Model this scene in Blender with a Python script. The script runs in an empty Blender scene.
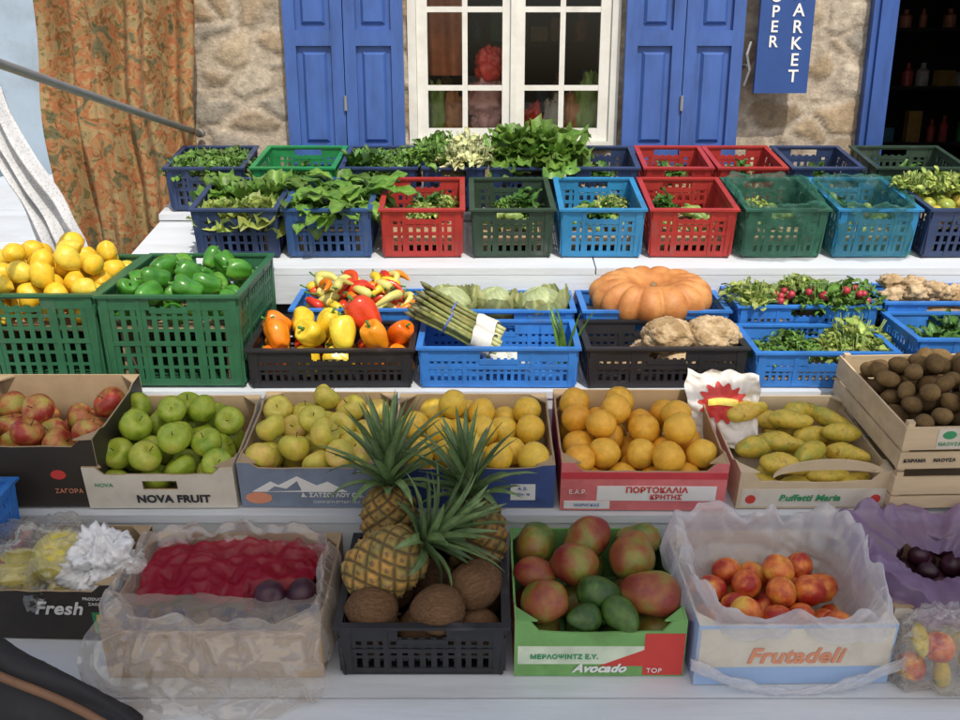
import bpy, math, random
from mathutils import Vector, Matrix, noise, Euler
R = random.Random(7)
rad = math.radians
scene = bpy.context.scene
COL = scene.collection

# ------------------------------------------------------------------ materials
def newmat(name):
    m = bpy.data.materials.new(name); m.use_nodes = True
    nt = m.node_tree; b = nt.nodes['Principled BSDF']
    return m, nt, b
def N(nt, t, **kw):
    n = nt.nodes.new(t)
    for k, v in kw.items(): setattr(n, k, v)
    return n
def coords4(nt, stretch=None):
    tc = N(nt, 'ShaderNodeTexCoord'); oi = N(nt, 'ShaderNodeObjectInfo')
    mu = N(nt, 'ShaderNodeMath', operation='MULTIPLY'); mu.inputs[1].default_value = 37.0
    nt.links.new(oi.outputs['Random'], mu.inputs[0])
    co = tc.outputs['Object']
    if stretch:
        mp = N(nt, 'ShaderNodeMapping'); mp.inputs['Scale'].default_value = stretch
        nt.links.new(co, mp.inputs[0]); co = mp.outputs[0]
    return co, mu.outputs[0], oi.outputs['Random']
def noise4(nt, co, w, scale, detail=3, rough=.5, dist=0):
    n = N(nt, 'ShaderNodeTexNoise', noise_dimensions='4D')
    n.inputs['Scale'].default_value = scale; n.inputs['Detail'].default_value = detail
    n.inputs['Roughness'].default_value = rough; n.inputs['Distortion'].default_value = dist
    nt.links.new(co, n.inputs['Vector']); nt.links.new(w, n.inputs['W'])
    return n.outputs['Fac']
def ramp(nt, fac, stops):
    r = N(nt, 'ShaderNodeValToRGB')
    els = r.color_ramp.elements
    while len(els) < len(stops): els.new(.5)
    for e, (p, c) in zip(els, stops):
        e.position = p; e.color = (c[0], c[1], c[2], 1)
    nt.links.new(fac, r.inputs[0]); return r.outputs[0]
def bump(nt, b, fac, strength, dist):
    bp = N(nt, 'ShaderNodeBump'); bp.inputs['Strength'].default_value = strength
    bp.inputs['Distance'].default_value = dist
    nt.links.new(fac, bp.inputs['Height']); nt.links.new(bp.outputs[0], b.inputs['Normal'])
def mul_rgb(nt, a, b_):
    m3 = N(nt, 'ShaderNodeMix', data_type='RGBA', blend_type='MULTIPLY'); m3.inputs[0].default_value = 1
    nt.links.new(a, m3.inputs[6]); nt.links.new(b_, m3.inputs[7]); return m3.outputs[2]
def sc(c, k): return tuple(min(1, x*k) for x in c)
def mat(name, c, rough=.5, var=.2, scale=20, bmp=.2, bscale=None, bdist=.002, spec=.5, metal=0, dirt=None, grime=None, stretch=None, gk=.75):
    m, nt, b = newmat(name)
    co, w, rnd = coords4(nt, stretch)
    f = noise4(nt, co, w, scale, 5, .6)
    stops = [(.25, sc(c, 1-var)), (.75, sc(c, 1+var))]
    if dirt: stops = [(.26, dirt), (.42, sc(c, 1-var*.5)), (.8, sc(c, 1+var))]
    col = ramp(nt, f, stops)
    if grime:
        g = noise4(nt, co, w, grime, 7, .68, .2)
        col = mul_rgb(nt, col, ramp(nt, g, [(.32, (gk, gk*.97, gk*.93)), (.50, (.97, .97, .96)), (.6, (1, 1, 1))]))
    nt.links.new(col, b.inputs['Base Color'])
    b.inputs['Roughness'].default_value = rough; b.inputs['Metallic'].default_value = metal
    b.inputs['Specular IOR Level'].default_value = spec
    if bmp: bump(nt, b, noise4(nt, co, w, bscale or scale*4, 4), bmp, bdist)
    return m
def fruitmat(name, stops, s1=1.0, rough=.35, rndmix=.5, bs=18, bm=.15, speck=None, spec=.5, coat=.0, bd=.001, stretch=None, patchc=None):
    """s1, bs and speck scales are per unit of the fruit's own radius"""
    m, nt, b = newmat(name)
    co, w, rnd = coords4(nt, stretch)
    f = noise4(nt, co, w, s1, 3, .55, .3)
    mr = N(nt, 'ShaderNodeMapRange'); mr.inputs[1].default_value = .32; mr.inputs[2].default_value = .68; nt.links.new(f, mr.inputs[0])
    mx = N(nt, 'ShaderNodeMix'); mx.inputs[0].default_value = rndmix
    nt.links.new(mr.outputs[0], mx.inputs[2]); nt.links.new(rnd, mx.inputs[3])
    col = ramp(nt, mx.outputs[0], stops)
    g = ramp(nt, noise4(nt, co, w, s1*3.5, 4, .6), [(.3, (.78, .78, .78)), (.7, (1.08, 1.08, 1.08))])
    col = mul_rgb(nt, col, g)
    if patchc:
        p = ramp(nt, noise4(nt, co, w, patchc[1], 5, .7, .5), [(patchc[2], patchc[0]), (patchc[2]+.10, (1, 1, 1))])
        col = mul_rgb(nt, col, p)
    if speck:
        v = N(nt, 'ShaderNodeTexVoronoi'); v.inputs['Scale'].default_value = speck[1]
        nt.links.new(co, v.inputs['Vector'])
        r = ramp(nt, v.outputs['Distance'], [(.10, (1, 1, 1)), (.18, (0, 0, 0))])
        m2 = N(nt, 'ShaderNodeMix', data_type='RGBA')
        mul = N(nt, 'ShaderNodeMath', operation='MULTIPLY'); mul.inputs[1].default_value = speck[2]
        nt.links.new(r, mul.inputs[0]); nt.links.new(mul.outputs[0], m2.inputs[0])
        nt.links.new(col, m2.inputs[6]); m2.inputs[7].default_value = (*speck[0], 1)
        col = m2.outputs[2]
    nt.links.new(col, b.inputs['Base Color'])
    rr = N(nt, 'ShaderNodeMapRange'); rr.inputs[3].default_value = rough-.08; rr.inputs[4].default_value = rough+.18
    nt.links.new(noise4(nt, co, w, 2.5, 3), rr.inputs[0]); nt.links.new(rr.outputs[0], b.inputs['Roughness'])
    b.inputs['Specular IOR Level'].default_value = spec; b.inputs['Coat Weight'].default_value = coat
    if bm: bump(nt, b, noise4(nt, co, w, bs, 2), bm, bd)
    return m
def leafmat(name, c1, c2, tr=.25, rough=.45):
    m, nt, b = newmat(name)
    co, w, rnd = coords4(nt)
    col = ramp(nt, noise4(nt, co, w, 45, 4, .6), [(.3, c1), (.7, c2)])
    at = N(nt, 'ShaderNodeAttribute', attribute_name='Col')
    cc = mul_rgb(nt, col, at.outputs['Color'])
    nt.links.new(cc, b.inputs['Base Color']); b.inputs['Roughness'].default_value = rough
    bump(nt, b, noise4(nt, co, w, 160, 3), .4, .002)
    t = N(nt, 'ShaderNodeBsdfTranslucent'); nt.links.new(cc, t.inputs[0])
    ms = N(nt, 'ShaderNodeMixShader'); ms.inputs[0].default_value = tr
    out = nt.nodes['Material Output']
    nt.links.new(b.outputs[0], ms.inputs[1]); nt.links.new(t.outputs[0], ms.inputs[2]); nt.links.new(ms.outputs[0], out.inputs[0])
    return m
def attrmat(name, rough=.8, nscale=60, bm=.5, bd=.004, spec=.3):
    m, nt, b = newmat(name)
    co, w, rnd = coords4(nt)
    g = ramp(nt, noise4(nt, co, w, nscale, 6, .65), [(.25, (.62, .62, .62)), (.75, (1.25, 1.25, 1.25))])
    at = N(nt, 'ShaderNodeAttribute', attribute_name='Col')
    nt.links.new(mul_rgb(nt, at.outputs['Color'], g), b.inputs['Base Color']); b.inputs['Roughness'].default_value = rough
    b.inputs['Specular IOR Level'].default_value = spec
    if bm: bump(nt, b, noise4(nt, co, w, nscale*2, 5), bm, bd)
    return m
def plasticfilm(name, c, a0, a1, rough=.15, bs=7, gloss=.12, bst=.4):
    """thin polythene: clear face-on, milky where it turns edge-on or is folded, with glints"""
    m, nt, b = newmat(name); nt.nodes.remove(b)
    co, w, rnd = coords4(nt)
    f = noise4(nt, co, w, bs, 3, .5, 1.6)
    rid = N(nt, 'ShaderNodeMath', operation='SUBTRACT'); rid.inputs[1].default_value = .5; nt.links.new(f, rid.inputs[0])
    ab = N(nt, 'ShaderNodeMath', operation='ABSOLUTE'); nt.links.new(rid.outputs[0], ab.inputs[0])
    bp = N(nt, 'ShaderNodeBump'); bp.inputs['Strength'].default_value = bst; bp.inputs['Distance'].default_value = .03
    nt.links.new(ab.outputs[0], bp.inputs['Height'])
    lw = N(nt, 'ShaderNodeLayerWeight'); lw.inputs[0].default_value = .35; nt.links.new(bp.outputs[0], lw.inputs['Normal'])
    mr = N(nt, 'ShaderNodeMapRange'); mr.inputs[3].default_value = a0; mr.inputs[4].default_value = a1
    mr.inputs[1].default_value = .05; mr.inputs[2].default_value = .85
    nt.links.new(lw.outputs['Facing'], mr.inputs[0])
    d = N(nt, 'ShaderNodeBsdfDiffuse'); d.inputs[0].default_value = (*c, 1); nt.links.new(bp.outputs[0], d.inputs['Normal'])
    tl = N(nt, 'ShaderNodeBsdfTranslucent'); tl.inputs[0].default_value = (*c, 1)
    dm = N(nt, 'ShaderNodeMixShader'); dm.inputs[0].default_value = .5
    nt.links.new(d.outputs[0], dm.inputs[1]); nt.links.new(tl.outputs[0], dm.inputs[2])
    tr = N(nt, 'ShaderNodeBsdfTransparent'); tr.inputs[0].default_value = (.98, .975, .965, 1)
    m1 = N(nt, 'ShaderNodeMixShader'); nt.links.new(mr.outputs[0], m1.inputs[0]); nt.links.new(tr.outputs[0], m1.inputs[1]); nt.links.new(dm.outputs[0], m1.inputs[2])
    gl = N(nt, 'ShaderNodeBsdfGlossy'); gl.inputs['Roughness'].default_value = rough; nt.links.new(bp.outputs[0], gl.inputs['Normal'])
    m2 = N(nt, 'ShaderNodeMixShader'); m2.inputs[0].default_value = gloss
    nt.links.new(m1.outputs[0], m2.inputs[1]); nt.links.new(gl.outputs[0], m2.inputs[2])
    nt.links.new(m2.outputs[0], nt.nodes['Material Output'].inputs[0])
    return m

M_white = mat('white_paint', (.64, .68, .73), .6, .07, 8, .35, 26, .003, grime=2.2, stretch=(.35, 3, 3), gk=.80)
M_frame = mat('window_white', (.76, .75, .69), .5, .07, 12, .1, grime=9, gk=.85)
M_blue = mat('shutter_blue', (.05, .12, .38), .5, .2, 9, .25, 60, grime=7, stretch=(2, 2, .5))
M_signb = mat('sign_blue', (.02, .07, .26), .4, .12, 9, .05)
M_card = mat('brown_cardboard', (.42, .29, .16), .85, .12, 15, .15, 200)
M_cardin = mat('inner_cardboard', (.40, .29, .17), .9, .15, 15, .15, 200)
M_cream = mat('cream_cardboard', (.60, .48, .32), .85, .10, 15, .15, 200)
M_cardw = mat('white_cardboard', (.68, .63, .54), .75, .08, 12, .1, grime=10, gk=.85)
M_cardgb = mat('greyblue_cardboard', (.20, .25, .34), .7, .12, 14, .1, grime=10)
M_cardblue = mat('blue_cardboard', (.05, .09, .28), .6, .12, 14, .1, grime=10)
M_cardred = mat('red_cardboard', (.58, .05, .07), .6, .15, 14, .1)
M_cardpink = mat('pink_cardboard', (.70, .18, .19), .7, .12, 14, .1, grime=10)
M_cardgrn = mat('green_cardboard', (.18, .40, .12), .6, .12, 14, .1, grime=10)
M_cardblk = mat('dark_cardboard', (.035, .028, .022), .5, .2, 14, .1)
M_cardlb = mat('lightblue_cardboard', (.34, .48, .72), .6, .1, 10, .1)
M_wood = mat('pale_wood', (.64, .50, .32), .7, .16, 10, .3, 80, grime=8, stretch=(.4, 2, 3), gk=.85)
M_ink = mat('dark_ink', (.03, .03, .04), .6, .1, 10, 0)
M_inkw = mat('white_ink', (.8, .8, .78), .6, .05, 10, 0)
M_inkr = mat('red_ink', (.6, .05, .04), .6, .1, 10, 0)
M_inkg = mat('green_ink', (.04, .3, .12), .6, .1, 10, 0)
M_inko = mat('orange_ink', (.70, .28, .16), .6, .1, 10, 0)
M_inkbl = mat('blue_ink', (.08, .14, .45), .6, .1, 10, 0)
def crm(n, c): return mat(n, c, .45, .2, 10, .15, 90, .001, dirt=tuple(.6*x+.06 for x in c), grime=9)
C = {'blue': crm('blue_plastic', (.04, .21, .64)), 'sky': crm('sky_plastic', (.03, .24, .50)), 'navy': crm('navy_plastic', (.030, .055, .14)),
     'dblue': crm('dark_blue_plastic', (.03, .09, .25)),
     'red': crm('red_plastic', (.42, .035, .03)), 'green': crm('green_plastic', (.03, .14, .065)), 'black': crm('black_plastic', (.022, .022, .026)),
     'dgreen': crm('dark_green_plastic', (.03, .06, .04)), 'mgreen': crm('bright_green_plastic', (.02, .25, .08)), 'teal': crm('teal_plastic', (.03, .12, .08))}
M_film = plasticfilm('clear_film', (.88, .87, .85), .07, .52, .16, 8, .11)
M_filmw = plasticfilm('milky_film', (.90, .89, .92), .32, .85, .22, 7, .08, .4)
M_filmb = plasticfilm('tan_film', (.84, .74, .64), .15, .62, .14, 6, .12, .4)
M_filmr = plasticfilm('red_film', (.56, .012, .05), .66, .96, .4, 14, .03)
M_filmp = plasticfilm('violet_film', (.46, .32, .54), .55, .95, .3, 8, .05)
M_net = plasticfilm('green_net', (.07, .27, .19), .30, .70, .5, 16, .02)
M_leaf_d = leafmat('dark_leaf', (.03, .10, .015), (.08, .21, .035))
M_leaf_m = leafmat('mid_leaf', (.06, .17, .025), (.17, .33, .06))
M_leaf_l = leafmat('light_leaf', (.20, .34, .07), (.42, .52, .16), .3)
M_leaf_w = leafmat('cabbage_leaf', (.36, .44, .20), (.60, .64, .40), .2)
M_crown = leafmat('crown_leaf', (.08, .16, .06), (.19, .28, .13), .08, .45)
M_stalk = leafmat('stalk', (.35, .42, .15), (.55, .58, .3), .1)
M_attr = attrmat('pineapple_rind', .75, 6, .5, .004)
M_stem = mat('fruit_stem', (.10, .07, .03), .8, .2, 10, .2)
M_gstem = mat('green_stem', (.08, .22, .04), .6, .2, 10, .2)
M_metal = mat('galvanised_metal', (.30, .31, .31), .5, .2, 12, .2, metal=.5)
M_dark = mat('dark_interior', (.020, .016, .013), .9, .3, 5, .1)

F = {}
F['gapple'] = fruitmat('green_apple_skin', [(.1, (.20, .33, .02)), (.5, (.38, .48, .04)), (.9, (.52, .52, .08))], .9, .30, .3, speck=((.6, .65, .3), 11, .4))
F['yapple'] = fruitmat('yellow_apple_skin', [(.1, (.54, .52, .07)), (.5, (.72, .60, .09)), (.9, (.78, .50, .14))], .8, .32, .3, speck=((.5, .4, .1), 10, .25))
F['rapple'] = fruitmat('red_apple_skin', [(.28, (.52, .44, .08)), (.46, (.60, .25, .07)), (.7, (.42, .045, .03))], .9, .3, .25, speck=((.7, .5, .2), 11, .3))
F['orange'] = fruitmat('orange_peel', [(.1, (.86, .37, .025)), (.9, (.89, .55, .06))], .8, .38, .6, 24, .5)
F['grape'] = fruitmat('grapefruit_peel', [(.1, (.86, .62, .08)), (.9, (.88, .51, .04))], .8, .38, .5, 22, .45)
F['lemon'] = fruitmat('lemon_peel', [(.1, (.82, .44, .015)), (.5, (.86, .56, .03)), (.9, (.74, .60, .08))], .9, .36, .5, 22, .4)
F['gpep'] = fruitmat('green_pepper_skin', [(.1, (.035, .17, .015)), (.6, (.07, .27, .025)), (.9, (.20, .40, .05))], .7, .20, .4, 4, .1, coat=.3)
F['rpep'] = fruitmat('red_pepper_skin', [(.2, (.55, .02, .01)), (.8, (.78, .08, .015))], .7, .20, .5, 4, .1, coat=.3)
F['opep'] = fruitmat('orange_pepper_skin', [(.2, (.82, .15, .008)), (.8, (.86, .30, .012))], .7, .20, .5, 4, .1, coat=.3)
F['ypep'] = fruitmat('yellow_pepper_skin', [(.2, (.84, .48, .015)), (.8, (.84, .66, .05))], .7, .20, .5, 4, .1, coat=.3)
F['cpep'] = fruitmat('pale_chilli_skin', [(.2, (.62, .60, .16)), (.8, (.78, .70, .20))], .7, .25, .5, 4, .1, coat=.2)
F['mango'] = fruitmat('mango_skin', [(.15, (.10, .17, .03)), (.42, (.24, .22, .035)), (.60, (.30, .10, .03)), (.85, (.22, .02, .025))], .7, .33, .35, speck=((.5, .4, .15), 12, .3))
F['avo'] = fruitmat('avocado_skin', [(.2, (.03, .075, .015)), (.8, (.08, .16, .025))], 2, .35, .3, 12, .7)
F['peach'] = fruitmat('nectarine_skin', [(.15, (.86, .50, .08)), (.42, (.80, .22, .04)), (.75, (.45, .03, .02))], .75, .38, .2)
F['plum'] = fruitmat('plum_skin', [(.2, (.025, .006, .012)), (.8, (.055, .012, .025))], 1, .3, .5)
F['kiwi'] = fruitmat('kiwi_skin', [(.1, (.12, .07, .03)), (.9, (.26, .17, .07))], 2, .8, .6, 26, .8, spec=.2)
F['ymango'] = fruitmat('green_gold_skin', [(.15, (.38, .38, .05)), (.5, (.68, .50, .06)), (.85, (.72, .48, .08))], 1.0, .38, .4, speck=((.14, .09, .03), 4.5, .5), patchc=((.50, .44, .32), 1.8, .33))
F['melon'] = fruitmat('melon_skin', [(.2, (.56, .50, .06)), (.8, (.74, .58, .10))], 1, .4, .4, 8, .5)
F['coco'] = fruitmat('coconut_husk', [(.0, (.13, .068, .034)), (.5, (.19, .105, .055)), (1.0, (.25, .15, .085))], 2.2, .9, .15, 9, 1.0, spec=.12, bd=.004, stretch=(6, 6, .7))
F['pump'] = fruitmat('pumpkin_skin', [(.2, (.50, .18, .045)), (.8, (.68, .32, .10))], 12, .5, .2, 90, .3)
F['root'] = fruitmat('celeriac_skin', [(.15, (.36, .24, .12)), (.8, (.66, .50, .31))], 26, .85, .15, 90, 1.0, spec=.2, bd=.005)

# ------------------------------------------------------------------ mesh builder
class MB:
    def __init__(s): s.v = []; s.f = []; s.m = []; s.c = []
    def add(s, vs, fs, mi=0, col=(1, 1, 1)):
        o = len(s.v); s.v += [tuple(v) for v in vs]
        s.c += (col if isinstance(col, list) else [col]*len(vs))
        for i, f in enumerate(fs):
            s.f.append([o+k for k in f]); s.m.append(mi[i] if isinstance(mi, (list, tuple)) else mi)
    def box(s, x0, x1, y0, y1, z0, z1, mi=0, col=(1, 1, 1)):
        vs = [(x, y, z) for x in (x0, x1) for y in (y0, y1) for z in (z0, z1)]
        fs = [(0, 1, 3, 2), (4, 6, 7, 5), (0, 4, 5, 1), (2, 3, 7, 6), (0, 2, 6, 4), (1, 5, 7, 3)]
        s.add(vs, fs, mi, col)
    def tube(s, pts, rs, n=8, mi=0, col=(1, 1, 1), cap=True):
        vs = []; fs = []
        pts = [Vector(p) for p in pts]
        for i, p in enumerate(pts):
            t = (pts[min(i+1, len(pts)-1)]-pts[max(i-1, 0)]).normalized()
            a = t.orthogonal().normalized() if i == 0 else (a-t*a.dot(t)).normalized()
            b = t.cross(a); r = rs[i] if isinstance(rs, (list, tuple)) else rs
            vs += [p+(a*math.cos(k*2*math.pi/n)+b*math.sin(k*2*math.pi/n))*r for k in range(n)]
        for i in range(len(pts)-1):
            for k in range(n):
                fs.append((i*n+k, i*n+(k+1) % n, (i+1)*n+(k+1) % n, (i+1)*n+k))
        if cap: fs += [tuple(range(n))[::-1], tuple((len(pts)-1)*n+k for k in range(n))]
        s.add(vs, fs, mi, col)
    def mesh(s, name, mats, smooth=False):
        me = bpy.data.meshes.new(name); me.from_pydata(s.v, [], s.f)
        for m in mats: me.materials.append(m)
        me.polygons.foreach_set('material_index', s.m)
        if smooth: me.polygons.foreach_set('use_smooth', [True]*len(s.f))
        ca = me.color_attributes.new('Col', 'FLOAT_COLOR', 'POINT')
        flat = []
        for c in s.c: flat += [c[0], c[1], c[2], 1]
        ca.data.foreach_set('color', flat)
        me.update(); return me
def link(name, me, parent=None, M=None):
    o = bpy.data.objects.new(name, me); COL.objects.link(o)
    if parent: o.parent = parent
    if M is not None: o.matrix_basis = M
    return o
def tag(o, label, cat, group=None):
    o['label'] = label; o['category'] = cat
    if group: o['group'] = group
    return o
def empty(name, M, label, cat, group=None):
    o = bpy.data.objects.new(name, None); COL.objects.link(o); o.empty_display_size = .05
    o.matrix_basis = M; return tag(o, label, cat, group)
def place(x, y, z, tilt=0, yaw=0):
    return Matrix.Translation((x, y, z)) @ Matrix.Rotation(rad(yaw), 4, 'Z') @ Matrix.Rotation(rad(tilt), 4, 'X')
def grid_faces(nu, nv, wrap=False):
    fs = []
    for i in range(nu-1):
        for j in range(nv if wrap else nv-1):
            a = i*nv+j; b = i*nv+(j+1) % nv
            fs.append((a, b, b+nv, a+nv))
    return fs

def text(s, size, x, z, parent, m, y=-.0025, name='lettering', shear=0, bold=0, align='CENTER', sx=1, M=None):
    cu = bpy.data.curves.new('t', 'FONT'); cu.body = s; cu.size = size; cu.extrude = .0005
    cu.shear = shear; cu.offset = bold; cu.align_x = align; cu.align_y = 'CENTER'; cu.space_character = 1.05
    t = bpy.data.objects.new('t', cu); COL.objects.link(t)
    dg = bpy.context.evaluated_depsgraph_get(); dg.update()
    me = bpy.data.meshes.new_from_object(t.evaluated_get(dg)); me.materials.clear(); me.materials.append(m)
    bpy.data.objects.remove(t); bpy.data.curves.remove(cu)
    MM = Matrix.Translation((x, y, z)) @ Matrix.Rotation(rad(90), 4, 'X') @ Matrix.Diagonal((sx, 1, 1, 1))
    if M is not None: MM = M
    return link(name, me, parent, MM)
def patch(parent, x0, x1, z0, z1, m, y=-.0012, name='printed_panel'):
    b = MB(); b.box(x0, x1, y, -.0002, z0, z1)
    return link(name, b.mesh(name, [m]), parent)
def poly(parent, pts, m, y=-.0018, name='printed_emblem'):
    b = MB(); n = len(pts)
    vs = [(x, y, z) for x, z in pts]+[(x, -.0002, z) for x, z in pts]
    b.add(vs, [tuple(range(n))]+[(i, i+n, (i+1) % n+n, (i+1) % n) for i in range(n)])
    return link(name, b.mesh(name, [m]), parent)

# ------------------------------------------------------------------ crates
def plastic_crate(M, w, d, h, mt, label, pitch=.024, slat=.5, group='plastic crates on the market stall'):
    e = empty('plastic_crate', M, label, 'crate', group)
    tp = .010
    for side in range(4):
        L = w if side < 2 else d
        b = MB()
        def P(s, z, o):
            i = tp*(1-z/h)
            if side == 0: return (s, i+o, z)
            if side == 1: return (-s, d-i-o, z)
            if side == 2: return (-w/2+i+o, d/2-s, z)
            return (w/2-i-o, d/2+s, z)
        def rect(s0, s1, z0, z1, o0, o1):
            vs = [P(s, z, o) for s in (s0, s1) for o in (o0, o1) for z in (z0, z1)]
            b.add(vs, [(0, 1, 3, 2), (4, 6, 7, 5), (0, 4, 5, 1), (2, 3, 7, 6), (0, 2, 6, 4), (1, 5, 7, 3)])
        H = L/2-.008
        rect(-H, H, 0, .02, 0, .006)
        hw = .055 if side < 2 else .0
        if hw:
            rect(-H, -hw, h-.045, h-.006, 0, .006); rect(hw, H, h-.045, h-.006, 0, .006)
            rect(-hw-.002, hw+.002, h-.055, h-.04, -.0005, .0055); rect(-hw, hw, h-.014, h-.006, 0, .006)
        else: rect(-H, H, h-.03, h-.006, 0, .006)
        for q in (-1, 1):
            a, c = sorted((q*(H+.001), q*(H-.022))); rect(a, c, .004, h-.008, -.002, .007)
            a, c = sorted((q*L*.2, q*(L*.2+.012))); rect(a, c, .004, h-.012, -.0015, .0065)
        rect(-H, H, h*.45, h*.45+.012, -.0008, .0052)
        k = int(2*H/pitch)
        for i in range(k+1):
            s0 = -H+i*2*H/k; rect(s0-pitch*slat/2, s0+pitch*slat/2, .01, h-.035, .001, .0045)
        k = max(3, int((h-.05)/(pitch*1.15)))
        for i in range(1, k):
            z = .02+(h-.05)*i/k; rect(-H, H, z-pitch*slat*.32, z+pitch*slat*.32, .0015, .0040)
        link('side_panel', b.mesh('side_panel', [mt]), e)
    b = MB(); o = .007
    b.box(-w/2-o, w/2+o, -o, .012, h-.007, h); b.box(-w/2-o, w/2+o, d-.012, d+o, h-.007, h)
    b.box(-w/2-o, -w/2+.012, .0121, d-.0121, h-.007, h); b.box(w/2-.012, w/2+o, .0121, d-.0121, h-.007, h)
    link('rim', b.mesh('rim', [mt]), e)
    b = MB()
    k = int(w/.03)
    for i in range(k+1):
        x = -w/2+.015+i*(w-.03)/k; b.box(x-.008, x+.008, .012, d-.012, .002, .006)
    k = int(d/.03)
    for i in range(k+1):
        y = .015+i*(d-.03)/k; b.box(-w/2+.012, w/2-.012, y-.006, y+.006, .001, .005)
    link('base_grid', b.mesh('base_grid', [mt]), e)
    return e

def carton(M, w, d, h, hf, outer, label, inner=None, hole=False, sideouter=None, corner=True, name='cardboard_box', cat='box', hb=None):
    inner = inner or M_cardin; so = sideouter or outer; hb = hb or h
    e = empty(name, M, label, cat, 'produce boxes on the market stall')
    t = .005; ms = [inner, outer, so]
    b = MB()
    def plate(pts):
        n = len(pts)
        vs = [(x, 0, z) for x, z in pts]+[(x, t, z) for x, z in pts]
        b.add(vs, [tuple(range(n)), tuple(range(n, 2*n))[::-1]]+[(i, i+n, (i+1) % n+n, (i+1) % n) for i in range(n)], [1, 0]+[0]*n)
    a = w/2; c = min(.055, w*.16)
    top = [(a, h), (a-c*.6, h-.002)]
    for i in range(9):
        u = i/8; xx = (a-c)*(1-u)+(-a+c)*u; top.append((xx, hf+R.uniform(-.0025, .0015)-(.002*math.sin(u*math.pi))))
    top += [(-a+c*.6, h-.001), (-a, h)]
    if hole:
        q = .045; z0 = hf*.55; z1 = hf*.8
        plate([(-a, 0), (a, 0), (a, z0), (-a, z0)])
        plate([(-a, z0), (-q, z0), (-q, z1), (-a, z1)]); plate([(q, z0), (a, z0), (a, z1), (q, z1)])
        plate([(-a, z1), (a, z1)]+top)
    else:
        plate([(-a, 0), (a, 0)]+top)
    link('front_panel', b.mesh('front_panel', ms), e)
    b = MB(); b.box(-a, a, d-t, d, 0, hb, [0, 0, 0, 1, 0, 0]); link('back_panel', b.mesh('back_panel', ms), e)
    for q in (-1, 1):
        b = MB(); x0, x1 = sorted((q*a, q*(a-t)))
        hm = (h+hf)/2
        ys = [t+.0003, t+.05, t+.08, d-t-.08, d-t-.05, d-t-.0003]; zs = [h, h, hm, hm, hb, hb]
        vs = [(x0, y, 0) for y in ys]+[(x0, y, z) for y, z in zip(ys, zs)]+[(x1, y, 0) for y in ys]+[(x1, y, z) for y, z in zip(ys, zs)]
        fs = []; mi = []
        for i in range(5):
            fs += [(i, i+6, i+7, i+1), (i+12, i+13, i+19, i+18), (i+6, i+18, i+19, i+7), (i, i+1, i+13, i+12)]
            mi += [2 if q < 0 else 0, 0 if q < 0 else 2, 0, 0]
        fs += [(0, 12, 18, 6), (5, 11, 23, 17)]; mi += [0, 0]
        b.add(vs, fs, mi)
        link('side_panel', b.mesh('side_panel', ms), e)
    b = MB(); b.box(-a+t, a-t, t, d-t, .001, .006); link('base_panel', b.mesh('base_panel', ms), e)
    if corner:
        for qx in (-1, 1):
            for y0, dy, hh in ((t, 1, h), (d-t, -1, hb)):
                b = MB(); x = qx*(a-t-.0003); k = .045
                tri = [(x, y0), (x-qx*k, y0), (x, y0+dy*k)]
                b.add([(p[0], p[1], hh-.006) for p in tri]+[(p[0], p[1], hh-.001) for p in tri],
                      [(0, 2, 1), (3, 4, 5), (0, 1, 4, 3), (1, 2, 5, 4), (2, 0, 3, 5)])
                link('corner_support', b.mesh('corner_support', [inner]), e)
    return e

# ------------------------------------------------------------------ fruit meshes
def revolve(fn, nu=22, nv=15, seed=0, amp=.03, lob=None, fine=0):
    vs = []; fs = []
    off = Vector((seed*3.1, seed*1.7, 0))
    for j in range(nv+1):
        ph = math.pi*j/nv
        r, z = fn(ph)
        for i in range(nu):
            th = 2*math.pi*i/nu
            k = 1 if not lob else lob(th, ph)
            p = Vector((r*k*math.cos(th), r*k*math.sin(th), z))
            p *= 1+amp*noise.noise(p*1.1+off)+(fine*noise.noise(Vector((p.x*9, p.y*9, p.z*1.4))+off) if fine else 0)
            vs.append(p)
    for j in range(nv):
        for i in range(nu):
            fs.append((j*nu+i, (j+1)*nu+i, (j+1)*nu+(i+1) % nu, j*nu+(i+1) % nu))
    return vs, fs
def fmesh(name, fn, m, seeds=3, amp=.08, nu=22, nv=15, lob=None, fine=0):
    out = []
    for s in range(seeds):
        b = MB(); vs, fs = revolve(fn, nu, nv, s+1, amp, lob, fine); b.add(vs, fs); out.append(b.mesh(name, [m], True))
    return out
def f_apple(ph): return (math.sin(ph)*(1+.10*math.cos(ph)), .90*math.cos(ph)-.34*math.exp(-(ph/.42)**2)+.20*math.exp(-((math.pi-ph)/.35)**2))
def f_citrus(ph): return (math.sin(ph), .94*math.cos(ph)-.05*math.exp(-(ph/.25)**2))
def f_lemon(ph): return (math.sin(ph)**1.15*.90, 1.12*math.cos(ph)+.10*math.exp(-(ph/.25)**2)-.12*math.exp(-((math.pi-ph)/.25)**2))
def f_mango(ph): return (math.sin(ph)*(.90+.06*math.cos(ph)), 1.08*math.cos(ph))
def f_avo(ph): return (math.sin(ph)*(.80-.20*math.cos(ph)), 1.12*math.cos(ph))
def f_peach(ph): return (math.sin(ph), .92*math.cos(ph)-.16*math.exp(-(ph/.3)**2))
def f_coco(ph): return (math.sin(ph)*(1-.05*math.cos(ph)), 1.06*math.cos(ph)+.08*math.exp(-(ph/.3)**2))
def f_kiwi(ph): return (math.sin(ph)*.82, 1.12*math.cos(ph))
def f_pep(ph): return (math.sin(ph)**.75*(.80+.14*math.cos(ph)), 1.1*math.cos(ph)-.34*math.exp(-(ph/.45)**2)+.2*math.exp(-((math.pi-ph)/.4)**2))
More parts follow.
